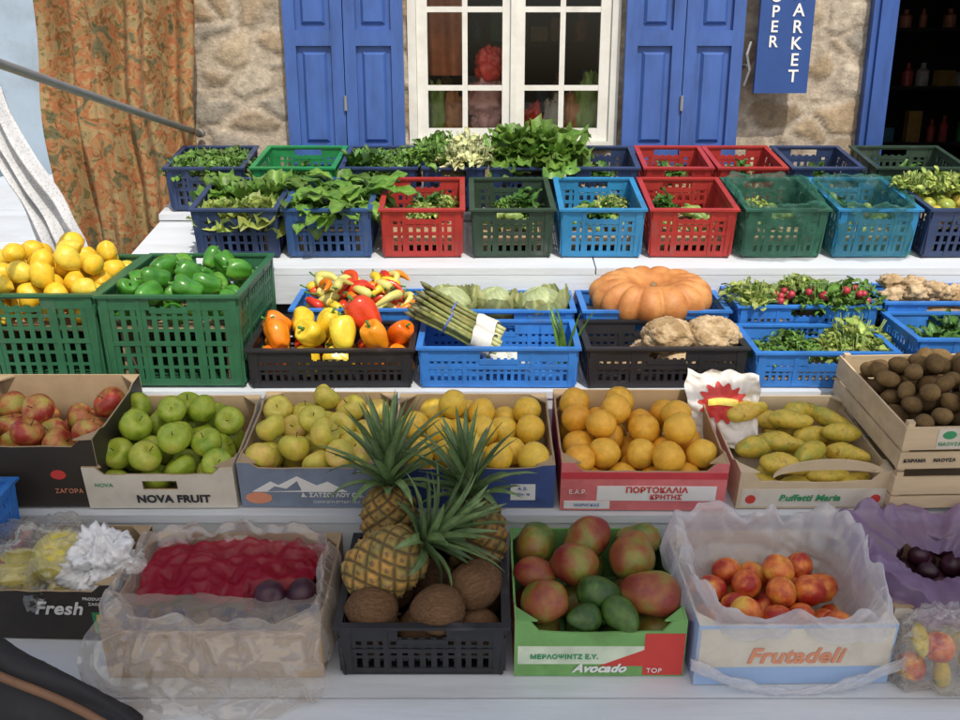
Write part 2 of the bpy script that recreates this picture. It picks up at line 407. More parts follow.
def f_long(ph): return (math.sin(ph)**.9*(.64-.10*math.cos(ph)), 1.42*math.cos(ph))
def lob_pep(th, ph): return 1-.14*(1-abs(math.cos(1.5*th)))*1.2
def lob_peach(th, ph): return 1-.05*math.exp(-(min(th, 2*math.pi-th)/.18)**2)
def lob_flat(th, ph): return 1-.08*abs(math.sin(th))
FM = {'gapple': fmesh('apple', f_apple, F['gapple'], 4, .12), 'yapple': fmesh('apple', f_apple, F['yapple'], 4, .12), 'rapple': fmesh('apple', f_apple, F['rapple'], 3, .12),
      'orange': fmesh('orange', f_citrus, F['orange'], 4, .10), 'grape': fmesh('orange', f_citrus, F['grape'], 4, .10), 'lemon': fmesh('lemon', f_lemon, F['lemon'], 4, .14),
      'gpep': fmesh('pepper', f_pep, F['gpep'], 4, .2, 30, 16, lob_pep), 'rpep': fmesh('pepper', f_pep, F['rpep'], 3, .16, 30, 16, lob_pep),
      'opep': fmesh('pepper', f_pep, F['opep'], 3, .16, 30, 16, lob_pep), 'ypep': fmesh('pepper', f_pep, F['ypep'], 3, .16, 30, 16, lob_pep),
      'mango': fmesh('mango', f_mango, F['mango'], 4, .16, lob=lob_flat), 'avo': fmesh('avocado', f_avo, F['avo'], 3, .1),
      'peach': fmesh('nectarine', f_peach, F['peach'], 3, .08, 28, 15, lob_peach), 'plum': fmesh('plum', f_peach, F['plum'], 3, .06, 28, 15, lob_peach),
      'kiwi': fmesh('kiwi', f_kiwi, F['kiwi'], 3, .1), 'ymango': fmesh('mango', f_long, F['ymango'], 5, .24), 'melon': fmesh('melon', f_citrus, F['melon'], 3, .06),
      'coco': fmesh('coconut', f_coco, F['coco'], 3, .06, 84, 40, None, .012)}
def stemmesh(m, r, l, z):
    b = MB(); b.tube([(0, 0, z-.1), (.02, 0, z+l*.5), (.12*l, .03, z+l)], [r, r*.8, r*1.1], 6)
    if m is M_gstem:
        b.tube([(0, 0, z-.12), (0, 0, z-.02)], [r*3.2, r*1.4], 8)
    return b.mesh('stem', [m], True)
ST_apple = stemmesh(M_stem, .035, .36, .60); ST_pep = stemmesh(M_gstem, .10, .42, .78)
STEMS = {'gapple': ST_apple, 'yapple': ST_apple, 'rapple': ST_apple, 'gpep': ST_pep, 'rpep': ST_pep, 'opep': ST_pep, 'ypep': ST_pep}
NAMES = {'gapple': 'apple', 'yapple': 'apple', 'rapple': 'apple', 'grape': 'grapefruit', 'orange': 'orange', 'lemon': 'lemon', 'gpep': 'bell_pepper', 'rpep': 'bell_pepper',
         'opep': 'bell_pepper', 'ypep': 'bell_pepper', 'mango': 'mango', 'avo': 'avocado', 'peach': 'nectarine', 'plum': 'plum', 'kiwi': 'kiwi_fruit', 'ymango': 'yellow_mango',
         'melon': 'melon', 'coco': 'coconut'}
def fruit(kind, pos, r, M, label, group, tiltmax=60, rot=None):
    me = R.choice(FM[kind])
    if rot is None:
        rot = Euler((rad(R.uniform(-tiltmax, tiltmax)), rad(R.uniform(-tiltmax, tiltmax)), R.uniform(0, 6.28))).to_matrix().to_4x4()
    MM = M @ Matrix.Translation(pos) @ rot @ Matrix.Scale(r, 4)
    o = link(NAMES[kind], me, None, MM)
    tag(o, label, NAMES[kind].replace('_', ' ').split()[-1] if kind not in ('kiwi',) else 'kiwi', group)
    if kind in STEMS: link('stem', STEMS[kind], o)
    return o
def pack(n, w, d, r0, r1, floor=.006, heap=.0, zmax=.12, pre=(), cx=0, cy=None, marg=.004, tries=220, dome=0):
    """drop fruit one by one into the lowest free spot; stop when the box is full to zmax"""
    placed = list(pre); out = []; miss = 0
    cy = d/2 if cy is None else cy
    for i in range(n):
        r = R.uniform(r0, r1); best = None
        for k in range(tries):
            x = R.uniform(-w/2+r+marg, w/2-r-marg)+cx; y = R.uniform(r+marg, d-r-marg)+cy-d/2
            z = floor+r
            for (px, py, pz, pr) in placed:
                dd = (x-px)**2+(y-py)**2; s = (r+pr)*.96
                if dd < s*s: z = max(z, pz+math.sqrt(s*s-dd))
            e = ((x-cx)/(w/2))**2+((y-cy)/(d/2))**2
            if z > zmax+dome*max(0, 1-e): continue
            sco = z+heap*math.hypot(x-cx, y-cy)-R.uniform(0, .003)
            if best is None or sco < best[0]: best = (sco, x, y, z)
        if best is None:
            miss += 1
            if miss > 4: break
            continue
        placed.append((best[1], best[2], best[3], r)); out.append((best[1], best[2], best[3], r))
    return out

# ------------------------------------------------------------------ leaves
def leaf(b, base, az, el, L, W, curl=1.2, ruf=.15, shape='oval', col=(1, 1, 1), nl=7, fold=.25, stem=0, mi=0):
    p = Vector(base); e = el; vs = []; cs = []
    side = Vector((-math.sin(az), math.cos(az), 0)); ph = R.uniform(0, 6.28)
    cols = [-1, -.5, 0, .5, 1]
    for i in range(nl+1):
        t = i/nl
        dv = Vector((math.cos(az)*math.cos(e), math.sin(az)*math.cos(e), math.sin(e)))
        nv = Vector((-math.cos(az)*math.sin(e), -math.sin(az)*math.sin(e), math.cos(e)))
        if shape == 'oval': wd = math.sin(math.pi*min(1, .06+t*.94))**.7
        elif shape == 'spoon': wd = (.15 if t < stem else max(.05, math.sin(math.pi*((t-stem)/(1-stem))*.93+.2)))
        elif shape == 'lance': wd = (1-t)**.8*(.75+.6*t)+.01
        else: wd = .35+.75*math.sin(math.pi*t*.62)
        for c in cols:
            rf = ruf*W*abs(c)**1.5*math.sin(ph+t*17+c*5+R.uniform(-.7, .7))
            vs.append(p+side*(c*wd*W/2)+nv*(abs(c)*wd*W*fold+rf))
            k = 1.35 if c == 0 else (1.0 if abs(c) < .8 else .88)
            cs.append((col[0]*k, col[1]*k, col[2]*k))
        p = p+dv*(L/nl); e -= curl/nl
    b.add(vs, grid_faces(nl+1, 5), mi, cs)
def tint(v=.25, y=.1):
    k = R.uniform(1-v, 1+v); return (k*(1+R.uniform(0, y)), k, k*.9)
def greens(M, pos, kind, label, scale=1, name='leafy_bunch', cat='greens'):
    b = MB()
    mt = M_leaf_m
    if kind == 'spinach':
        for i in range(22):
            leaf(b, (R.uniform(-.05, .05)*scale, R.uniform(-.03, .06)*scale, R.uniform(-.02, .04)), R.uniform(0, 6.28), R.uniform(.2, 1.1), R.uniform(.11, .17)*scale, R.uniform(.05, .08)*scale, R.uniform(.8, 2.0), .12, 'spoon', tint(.4, .2), 7, .12, .3)
        for i in range(8):
            a = R.uniform(0, 6.28); b.tube([(0, 0, .02), (.05*math.cos(a), .05*math.sin(a), .04), (.10*math.cos(a), .10*math.sin(a), .03)], .003, 5, 0, (2.2, 1.9, 1.6))
    elif kind == 'romaine':
        for i in range(26):
            q = i/26
            leaf(b, (0.01*math.cos(i*2.4), 0.01*math.sin(i*2.4), 0), i*2.4+R.uniform(-.3, .3), 1.45-1.05*q+R.uniform(-.15, .15), (.13+.06*q)*scale*R.uniform(.8, 1.15), (.05+.05*q)*scale, .5+1.1*q, .26, 'spoonx', tint(.4, .25), 9, .22)
    elif kind in ('lettuce', 'loosecab'):
        mt = M_leaf_l if kind == 'lettuce' else M_leaf_w
        for i in range(30):
            q = i/30
            leaf(b, (0, 0, 0), i*2.4, 1.4-1.1*q+R.uniform(-.15, .15), (.08+.05*q)*scale, (.07+.06*q)*scale, (-.3+1.6*q) if kind == 'lettuce' else (-1.6+1.6*q), .24, 'spoonx', tint(.3, .2), 8, .2)
    elif kind in ('herb', 'herbl', 'frisee'):
        mt = {'herb': M_leaf_m, 'herbl': M_leaf_l, 'frisee': M_leaf_w}[kind]
        for i in range(150):
            az = R.uniform(0, 6.28); rr = R.uniform(0, 1)**.5*.085*scale
            h = (.085-rr*.5)*R.uniform(.45, 1.1)
            leaf(b, (rr*math.cos(az), rr*math.sin(az), h*scale), R.uniform(0, 6.28), R.uniform(-.3, 1.2), R.uniform(.018, .04)*scale, R.uniform(.010, .022)*scale, 1.2, .3, 'oval', tint(.5, .2), 3, .2)
        for i in range(24):
            az = R.uniform(0, 6.28); rr = R.uniform(.01, .07)*scale
            b.tube([(rr*.2*math.cos(az), rr*.2*math.sin(az), -.03), (rr*.7*math.cos(az), rr*.7*math.sin(az), .03*scale), (rr*math.cos(az), rr*math.sin(az), .08*scale)], .0018, 4)
    elif kind == 'dark':
        mt = M_leaf_d
        for i in range(34):
            leaf(b, (R.uniform(-.04, .04)*scale, R.uniform(-.04, .04)*scale, R.uniform(-.01, .03)), R.uniform(0, 6.28), R.uniform(.3, 1.4), R.uniform(.09, .14)*scale, R.uniform(.03, .05)*scale, R.uniform(.5, 2), .25, 'oval', tint(.5), 7, .2)
    o = link(name, b.mesh(name, [mt], True), None, M @ Matrix.Translation(pos) @ Matrix.Rotation(R.uniform(0, 6.28), 4, 'Z'))
    return tag(o, label, cat)
def cabbage(M, pos, r, seed, label):
    """round head: a veined, lobed ball with cupped outer leaves hugging its lower half"""
    e = empty('cabbage', M @ Matrix.Translation(pos) @ Matrix.Rotation(seed*1.3, 4, 'Z') @ Matrix.Rotation(rad(R.uniform(-35, 35)), 4, 'X'), label, 'cabbage', 'cabbages in the blue crate')
    b = MB(); vs = []; cs = []; nu, nv = 72, 40
    for j in range(nv+1):
        ph = math.pi*j/nv
        for i in range(nu):
            th = 2*math.pi*i/nu
            s = th*3/(2*math.pi)+ph*.35; fr_ = s % 1.0
            step = .055*fr_
            vein = abs(math.sin(th*9+2*math.sin(ph*3)))**6
            k = 1-.03+step+.015*vein+.06*noise.noise(Vector((math.cos(th)*1.5, math.sin(th)*1.5, ph+seed)))
            vs.append((r*k*math.sin(ph)*math.cos(th), r*k*math.sin(ph)*math.sin(th), r*.80*k*math.cos(ph)))
            g = (.78+.30*fr_)*(1+.22*vein); cs.append((g, g*1.02, g*.95))
    b.add(vs, grid_faces(nv+1, nu, True), 0, cs); link('head', b.mesh('head', [M_leaf_w], True), e)
    b = MB()
    for i in range(11):
        az = i*0.57+R.uniform(-.1, .1); vs = []; cs = []; tk = tint(.25, .1); out = R.uniform(1.06, 1.20); zt = R.uniform(.1, .65)
        for a in range(11):
            t = a/10; el = -1.25+(1.25+zt)*t
            for c in range(9):
                u = (c/8-.5)*1.6*math.sin(math.pi*(.25+.65*t)); rr = r*(out+.34*t*t*t+.05*math.sin(c*2.1+a*1.3+i)*t)
                vs.append((rr*math.cos(el)*math.cos(az+u), rr*math.cos(el)*math.sin(az+u), rr*.9*math.sin(el)))
                k = 1.3 if c == 4 else 1.0-.22*t; cs.append((tk[0]*k, tk[1]*k, tk[2]*k*.85))
        b.add(vs, grid_faces(11, 9), 0, cs)
    link('outer_leaves', b.mesh('outer_leaves', [M_leaf_w], True), e)

# ------------------------------------------------------------------ films
def crease(q):
    a = noise.noise(q); b_ = abs(noise.noise(q*1.7+Vector((3, 1, 7)))); c = abs(noise.noise(q*3.1+Vector((1, 9, 2))))
    return a*.9-b_*1.1+.2-c*.35
def liner(M, w, d, h, levels, mt, name, label, cat, amp=.012, seed=0, n=180, fr0=6.0, rimamp=1.8):
    b = MB(); vs = []
    lv = []
    for a, c in zip(levels[:-1], levels[1:]):
        for s in range(5): t = s/5; lv.append(tuple(a[k]*(1-t)+c[k]*t for k in range(3)))
    lv.append(levels[-1]); nl = len(lv)
    per = []
    for i in range(n):
        a = 2*math.pi*i/n
        ca, sa = math.cos(a), math.sin(a); k = 4.5
        rr = (abs(ca)**k+abs(sa)**k)**(-1/k)
        per.append((rr*ca, rr*sa, ca, sa, a))
    zt = max(l[1] for l in levels)
    for li, (o, z, fd) in enumerate(lv):
        for (px, py, ca, sa, a) in per:
            fr = max(0, -sa)**2
            x = px*(w/2+o); y = d/2+py*(d/2+o); zz = z-fd*fr
            q = Vector((x*fr0+seed, y*fr0, zz*fr0*.7))
            nz = crease(q)+.18*crease(q*2.6)
            k = amp*(.35 if li < 6 else 1.0)
            x += nz*k*ca; y += nz*k*sa
            rz = noise.noise(Vector((a*2.2+seed, 3, 0)))+.5*noise.noise(Vector((a*6+seed, 7, 0)))
            zz += amp*rimamp*(z/zt)**3*rz+amp*.4*noise.noise(q*1.3)
            if zz < .004: zz = .004
            vs.append((x, y, zz))
    b.add(vs, grid_faces(nl, n, True))
    return tag(link(name, b.mesh(name, [mt], True), None, M), label, cat)
def sheet(M, w, d, zf, mt, name, label, cat, nu=80, nv=60, amp=.01, seed=0, fr=9, smooth=True):
    b = MB(); vs = []
    for i in range(nu+1):
        for j in range(nv+1):
            x = w*(i/nu-.5); y = d*j/nv
            q = Vector((x*fr+seed, y*fr, seed*.7))
            x2 = x+.02*noise.noise(q*.6+Vector((5, 0, 0))); y2 = y+.02*noise.noise(q*.6+Vector((0, 7, 0)))
            vs.append((x2, y2, zf(x, y)+amp*(crease(q)+.3*crease(q*2.4))))
    b.add(vs, grid_faces(nu+1, nv+1))
    return tag(link(name, b.mesh(name, [mt], smooth), None, M), label, cat)
def blob(M, sx, sy, sz, mt, name, label, cat, amp=.25, seed=0, parent=None, fr=2.2, n=30, flat=.8):
    b = MB(); vs = []
    for j in range(n+1):
        ph = math.pi*j/n
        for i in range(n*2):
            th = math.pi*i/n
            p = Vector((math.sin(ph)*math.cos(th), math.sin(ph)*math.sin(th), math.cos(ph)))
            q = p*fr+Vector((seed*3.3, seed, 0))
            k = 1+amp*(noise.noise(q)-.8*abs(noise.noise(q*2.1))+.4*noise.noise(q*4.5))
            vs.append((p.x*sx*k, p.y*sy*k, max(-sz*flat, p.z*sz*k)))
    b.add(vs, grid_faces(n+1, n*2, True))
    o = link(name, b.mesh(name, [mt], True), parent, M)
    if not parent: tag(o, label, cat)
    return o

# ================================================================== SETTING
b = MB(); b.box(-60, 60, -60, 60, -.05, 0)
g = link('ground', b.mesh('ground', [mat('paving', (.44, .39, .32), .85, .15, 3, .3)])); g['kind'] = 'structure'

# stall
stall = empty('market_stall', Matrix.Identity(4), 'white painted wooden tiered market stall holding produce crates', 'market stall')
def board(name, x0, x1, ya, za, yb, zb, t=.022, m=M_white):
    b = MB()
    vs = [(x, y, z) for x in (x0, x1) for (y, z) in ((ya, za), (ya, za-t), (yb, zb), (yb, zb-t))]
    b.add(vs, [(0, 2, 6, 4), (1, 5, 7, 3), (0, 4, 5, 1), (2, 3, 7, 6), (0, 1, 3, 2), (4, 6, 7, 5)])
    link(name, b.mesh(name, [m]), stall)
T1 = lambda y: .343+(y-1.8)*.105-.002
board('shelf_board', -2.0, 2.0, 1.28, T1(1.28), 1.735, T1(1.735)); board('shelf_board', -2.0, 2.0, 1.74, T1(1.74), 2.195, T1(2.195))
board('shelf_board', -1.9, 2.0, 2.195, .553, 2.60, .553+.405*.194)
board('shelf_board', -1.9, 2.0, 2.605, .755, 3.115, .755+.51*.07)
for (xa, xb) in ((-1.24, .395), (.40, 2.3)):
    board('shelf_board', xa, xb, 3.12, 1.025, 3.565, 1.025+.445*.2035)
board('shelf_board', -1.24, 2.3, 3.568, 1.146, 3.93, 1.146+.362*.2035)
def riser(y0, y1, z0, z1, x0=-1.9, x1=2.0, nm='riser_board'):
    b = MB(); b.box(x0, x1, y0, y1, z0, z1); link(nm, b.mesh(nm, [M_white]), stall)
riser(2.2, 2.215, T1(2.2)-.03, .530); riser(2.61, 2.625, .60, .731); riser(3.117, 3.137, .90, 1.001, -1.24, 2.3); riser(3.571, 3.585, 1.08, 1.12, -1.24, 2.3)
riser(1.27, 1.279, .0, .30)
for x in (-1.22, -.2, .9, 1.98):
    for (y, z) in ((3.16, 1.0), (3.86, 1.17), (2.66, .73), (1.35, .27), (2.24, .52)):
        b = MB(); b.box(x-.03, x+.03, y, y+.05, 0, z); link('leg', b.mesh('leg', [M_white]), stall)
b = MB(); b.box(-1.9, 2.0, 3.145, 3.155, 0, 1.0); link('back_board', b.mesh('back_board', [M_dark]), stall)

# building
bld = empty('shop_building', place(0, 4.05, 0), 'stone rubble shop front with blue shutters and white window', 'building')
WX0, WX1, WZ0, WZ1 = -.30, .58, 1.36, 2.62
def stonewall(x0, x1, z0, z1, res=.0135):
    nx = int((x1-x0)/res); nz = int((z1-z0)/res); b = MB(); vs = []; cs = []
    pal = [(.40, .30, .19), (.32, .25, .17), (.47, .38, .26), (.35, .31, .25), (.29, .22, .14), (.43, .33, .22), (.50, .43, .33)]
    mort = (.50, .42, .32)
    for i in range(nx+1):
        for j in range(nz+1):
            x = x0+(x1-x0)*i/nx; z = z0+(z1-z0)*j/nz
            q = Vector((x*4.6, z*7.6, 2.2)); q += .30*Vector((noise.noise(q*.9), noise.noise(q*.9+Vector((7, 3, 1))), 0))
            q2 = Vector((q.x, q.y, 0)); ds, ps = noise.voronoi(q2, distance_metric='MINKOVSKY', exponent=3.5)
            e = ds[1]-ds[0]; n1 = noise.noise(Vector((x*40, z*40, 0))); n2 = noise.noise(Vector((x*11, z*11, 5))); n3 = noise.noise(Vector((x*90, z*90, 3)))
            k = min(1, max(0, (e-.09-.05*n1-.04*n2)/.09)); k = k*k*(3-2*k)
            edge = math.exp(-((e-.11)/.04)**2)
            idx = int(abs(ps[0].x*13.7+ps[0].y*7.3)*10) % len(pal)
            c = pal[idx]; u = 1+.22*n1+.22*n2+.12*n3
            cs.append(tuple((mort[t]*(1-k)*(1+.18*n1+.1*n3)+c[t]*k*u)*(1-.22*edge) for t in range(3)))
            vs.append((x, -(.011*k+.004*n1*k+.006*k*n2+.003*n3), z))
    fs = []
    for i in range(nx):
        for j in range(nz):
            x = x0+(x1-x0)*(i+.5)/nx; z = z0+(z1-z0)*(j+.5)/nz
            if WX0 < x < WX1 and WZ0 < z < WZ1: continue
            a = i*(nz+1)+j; fs.append((a, a+nz+1, a+nz+2, a+1))
    b.add(vs, fs, 0, cs); return b
b = stonewall(-1.72, 1.66, .95, 2.62)
link('wall', b.mesh('wall', [attrmat('rubble_stone', .9, 45, .8, .005)], True), bld)
M_plain = mat('wall_render', (.40, .33, .24), .9, .2, 6, .4)
b = MB(); b.box(-1.72, 1.66, .009, .25, 0, .95); b.box(-1.72, 2.6, .009, .25, 2.62, 3.6)
b.box(-1.72, WX0, .06, .25, .951, 2.619); b.box(WX1, 1.66, .06, .25, .951, 2.619); b.box(WX0, WX1, .06, .25, .951, WZ0)
b.box(-1.72, -1.70, .009, .06, .951, 2.619)
b.box(WX0-.02, WX0, .012, .06, WZ0, 2.619); b.box(WX1, WX1+.02, .012, .06, WZ0, 2.619)
b.box(2.6, 4.5, .009, .25, 0, 3.6)
link('wall_core', b.mesh('wall_core', [M_plain]), bld)
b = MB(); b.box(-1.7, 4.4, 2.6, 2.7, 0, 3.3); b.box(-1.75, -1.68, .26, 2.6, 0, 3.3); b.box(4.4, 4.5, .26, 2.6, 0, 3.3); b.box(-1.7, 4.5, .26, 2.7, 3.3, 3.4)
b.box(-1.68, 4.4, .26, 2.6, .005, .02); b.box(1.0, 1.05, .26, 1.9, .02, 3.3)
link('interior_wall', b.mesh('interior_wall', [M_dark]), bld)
# window
win = empty('window', Matrix.Identity(4), '', ''); del win['label']; del win['category']; win.parent = bld
b = MB()
Y0, Y1 = -.015, .045
b.box(WX0, WX0+.035, Y0, Y1, WZ0, WZ1); b.box(WX1-.035, WX1, Y0, Y1, WZ0, WZ1); b.box(WX0+.035, WX1-.035, Y0, Y1, WZ1-.04, WZ1); b.box(WX0+.035, WX1-.035, Y0-.02, Y1, WZ0, WZ0+.03)
link('frame', b.mesh('frame', [M_frame]), win)
mid = .14
for (a, c) in ((WX0+.036, mid-.002), (mid+.002, WX1-.036)):
    b = MB(); s = .045
    b.box(a, a+s, 0, .04, WZ0+.031, WZ1-.041); b.box(c-s, c, 0, .04, WZ0+.031, WZ1-.041)
    b.box(a+s, c-s, .001, .039, WZ0+.031, WZ0+.085); b.box(a+s, c-s, .001, .039, WZ1-.09, WZ1-.041)
    m_ = (a+c)/2; b.box(m_-.011, m_+.011, .004, .034, WZ0+.085, WZ1-.09)
    for z in (1.61, 1.92, 2.23):
        b.box(a+s, m_-.011, .003, .033, z-.011, z+.011); b.box(m_+.011, c-s, .003, .033, z-.011, z+.011)
    link('casement', b.mesh('casement', [M_frame]), win)
gm, nt, bb = newmat('window_glass'); nt.nodes.remove(bb)
tr = N(nt, 'ShaderNodeBsdfTransparent'); tr.inputs[0].default_value = (.90, .92, .90, 1); gl = N(nt, 'ShaderNodeBsdfGlossy'); gl.inputs['Roughness'].default_value = .02
fr = N(nt, 'ShaderNodeFresnel'); fr.inputs[0].default_value = 1.5; ms = N(nt, 'ShaderNodeMixShader')
nt.links.new(fr.outputs[0], ms.inputs[0]); nt.links.new(tr.outputs[0], ms.inputs[1]); nt.links.new(gl.outputs[0], ms.inputs[2]); nt.links.new(ms.outputs[0], nt.nodes['Material Output'].inputs[0])
b = MB(); b.add([(WX0+.06, .018, WZ0+.06), (WX1-.06, .018, WZ0+.06), (WX1-.06, .018, WZ1-.07), (WX0+.06, .018, WZ1-.07)], [(0, 1, 2, 3)]); link('pane', b.mesh('pane', [gm]), win)
b = MB(); b.box(mid-.012, mid+.012, -.014, -.001, 1.40, 2.55); b.box(mid-.014, mid+.014, -.024, -.0145, 2.05, 2.09); link('latch_strip', b.mesh('latch_strip', [M_frame]), win)
# shutters
def shutter(x0, x1):
    sh = empty('shutter', Matrix.Identity(4), '', ''); del sh['label']; del sh['category']; sh.parent = bld
    w2 = (x1-x0)/2
    for k in range(2):
        a = x0+k*w2+.002; c = a+w2-.004; b = MB(); s = .048; z0, z1 = 1.30, 2.62
        b.box(a, a+s, -.085, -.05, z0, z1); b.box(c-s, c, -.085, -.05, z0, z1)
        rails = [(1.30, 1.37), (1.775, 1.835), (2.13, 2.19), (2.54, 2.62)]
        for (p, q) in rails: b.box(a+s, c-s, -.0845, -.0505, p, q)
        for i in range(3):
            p = rails[i][1]; q = rails[i+1][0]
            b.box(a+s, c-s, -.066, -.056, p, q)
            mo = .022; xs = [a+s+mo, c-s-mo]; zs = [p+mo, q-mo]
            vs = [(xs[0], -.0661, zs[0]), (xs[1], -.0661, zs[0]), (xs[1], -.0661, zs[1]), (xs[0], -.0661, zs[1])]
            i2 = .012; vs += [(xs[0]+i2, -.078, zs[0]+i2), (xs[1]-i2, -.078, zs[0]+i2), (xs[1]-i2, -.078, zs[1]-i2), (xs[0]+i2, -.078, zs[1]-i2)]
            b.add(vs, [(0, 1, 5, 4), (1, 2, 6, 5), (2, 3, 7, 6), (3, 0, 4, 7), (4, 5, 6, 7)])
        link('shutter_leaf', b.mesh('shutter_leaf', [M_blue]), sh)
    for z in (1.55, 2.3):
        b = MB(); b.tube([(x0+w2, -.092, z-.03), (x0+w2, -.092, z+.03)], .007, 8); link('hinge', b.mesh('hinge', [M_metal]), sh)
    return sh
shutter(-.80, -.312); shutter(.592, 1.075)
b = MB(); b.tube([(1.085, -.09, 1.62), (1.10, -.10, 1.68), (1.085, -.10, 1.74), (1.10, -.09, 1.79)], .006, 6); b.tube([(1.09, 0, 1.70), (1.09, -.10, 1.70)], .005, 6)
link('shutter_hook', b.mesh('shutter_hook', [M_metal]), bld)
b = MB(); b.box(1.60, 1.70, -.055, -.012, .0, 2.62); b.box(1.625, 1.675, -.068, -.0551, 0, 2.62); b.box(1.662, 1.70, -.0118, .2, 0, 2.62); b.box(1.70, 2.6, -.055, .2, 2.53, 2.62); b.box(2.5, 2.6, -.055, .2, 0, 2.529)
link('door_frame', b.mesh('door_frame', [mat('door_blue', (.03, .09, .32), .45, .15, 9, .2, grime=7, stretch=(2, 2, .5))]), bld)
# sign
sg = empty('shop_sign', place(1.228, 3.93, 1.94), 'blue vertical sign with white stacked lettering', 'sign')
b = MB(); b.box(-.108, .108, 0, .02, -.35, .42); link('sign_board', b.mesh('sign_board', [M_signb]), sg)
for i, ch in enumerate('SUPER'): text(ch, .062, -.048, .076-.057*i, sg, M_inkw, bold=.001)
for i, ch in enumerate('MARKET'): text(ch, .068, .045, .030-.063*i, sg, M_inkw, bold=.001)
b = MB(); b.box(-.1, -.08, .02, .085, .3, .33); b.box(.08, .1, .02, .085, .3, .33); link('bracket', b.mesh('bracket', [M_metal]), sg)

# shop interior goods
GM = [mat('packet_paint', c, .5, .3, 30, 0) for c in [(.4, .05, .04), (.35, .2, .05), (.4, .37, .33), (.05, .15, .2), (.06, .2, .06), (.4, .15, .08)]]
def goods_shelf(x0, x1, y, zs):
    e = empty('shop_shelf', place(0, 0, 0), 'dark indoor shelving behind the glass', 'shelf')
    for z in zs:
        b = MB(); b.box(x0, x1, y, y+.3, z-.02, z); link('shelf_board', b.mesh('shelf_board', [M_dark]), e)
    b = MB(); b.box(x0-.03, x0, y, y+.3, 0, max(zs)+.4); b.box(x1, x1+.03, y, y+.3, 0, max(zs)+.4); link('upright', b.mesh('upright', [M_dark]), e)
    for z in zs:
        x = x0+.06
        while x < x1-.12:
            w = R.uniform(.05, .12); h = R.uniform(.08, .22); b = MB()
            if R.random() < .5:
                b.tube([(0, 0, 0), (0, 0, h*.65), (0, 0, h*.78), (0, 0, h)], [w*.45, w*.45, w*.18, w*.17], 12)
                nm, ct = 'jar', 'jar'
            else:
                b.box(-w/2, w/2, -.03, .03, 0, h); b.box(-w/2+.004, w/2-.004, -.031, -.03, h*.3, h*.7); nm, ct = 'food_packet', 'packet'
            tag(link(nm, b.mesh(nm, [R.choice(GM)], False), None, place(x+w/2, y+.08, z+.001, 0, R.uniform(-20, 20))), 'coloured %s on the dim shop shelf' % ct, ct, 'goods on the shop shelves')
            x += w+R.uniform(.01, .10)
goods_shelf(-.3, .75, 5.6, (1.15, 1.5, 1.85, 2.2))
goods_shelf(2.0, 3.6, 6.1, (.9, 1.25, 1.6, 1.95, 2.3))
tb = empty('display_table', place(.13, 4.42, 0), 'wooden display ledge just inside the window', 'table')
b = MB(); b.box(-.5, .5, -.1, .25, 1.30, 1.33); link('table_top', b.mesh('table_top', [M_card]), tb)
for x in (-.48, .43):
    b = MB(); b.box(x, x+.05, -.05, .2, 0, 1.30); link('leg', b.mesh('leg', [M_card]), tb)
M_rb = mat('red_bag', (.88, .07, .05), .35, .25, 14, .3); M_pb = mat('pink_bag', (.88, .42, .38), .4, .3, 20, .3); M_gb = mat('green_bag', (.3, .45, .10), .4, .3, 20, .3); M_ob = mat('amber_bag', (.6, .26, .09), .5, .3, 20, .3)
for (x, z, sx, sz, m, l) in ((.035, 1.42, .090, .10, M_pb, 'crumpled pink plastic bag'), (.03, 1.56, .090, .095, M_pb, 'crumpled pink plastic bag'), (.045, 1.70, .075, .080, M_rb, 'bright red crumpled plastic bag'), (-.11, 1.45, .06, .13, M_ob, 'amber wrapped packet'), (-.19, 1.48, .05, .16, M_gb, 'green wrapped packet'),
                              (.48, 1.50, .08, .17, M_gb, 'green and yellow wrapped packet'), (.33, 1.45, .06, .13, M_cardw, 'white wrapped packet'), (.24, 1.43, .06, .11, M_rb, 'small red wrapped packet'), (.40, 1.45, .05, .14, M_ob, 'amber wrapped packet')):
    blob(place(x, 4.185+R.uniform(0, .03), z), sx, .05, sz, m, 'plastic_bag', l+' behind the window glass', 'bag', .35, R.random()*9)
b = MB(); vs = []
for i in range(41):
    for j in range(21):
        x = .19*i/40; z = .75*j/20; vs.append((x, .02*math.sin(x*70+z*2), z))
b.add(vs, grid_faces(41, 21)); tag(link('reflection_sheet', b.mesh('reflection_sheet', [mat('rust_reflection', (.60, .20, .08), .9, .4, 12, .2)], True), None, place(-.27, 4.24, 1.66)), 'rust coloured sheet added for a warm reflection in the shop window', 'cloth')  # wavy rust sheet added behind the pane in place of a warm reflection

# left backdrop building
wb = empty('whitewashed_house', place(-4.2, 8, 0), 'pale blue whitewashed house across the lane', 'building')
b = MB(); b.box(-4, 3.0, 0, .4, 0, 5); link('wall', b.mesh('wall', [mat('pale_wash', (.38, .48, .58), .8, .15, 2, .3, grime=1.5)]), wb)
b = MB(); b.box(-.8, .2, -.03, -.001, 0, 2.1); link('door', b.mesh('door', [mat('pale_door', (.16, .24, .32), .6, .1, 6, .1)]), wb)
st_ = empty('stone_steps', place(-3.1, 5.6, 0), 'whitewashed outdoor steps beside the shop', 'steps')
for i in range(5):
    b = MB(); b.box(-.7, .7, i*.3, 2.0, .18*i+.001, .18*(i+1)); link('step', b.mesh('step', [M_white]), st_)
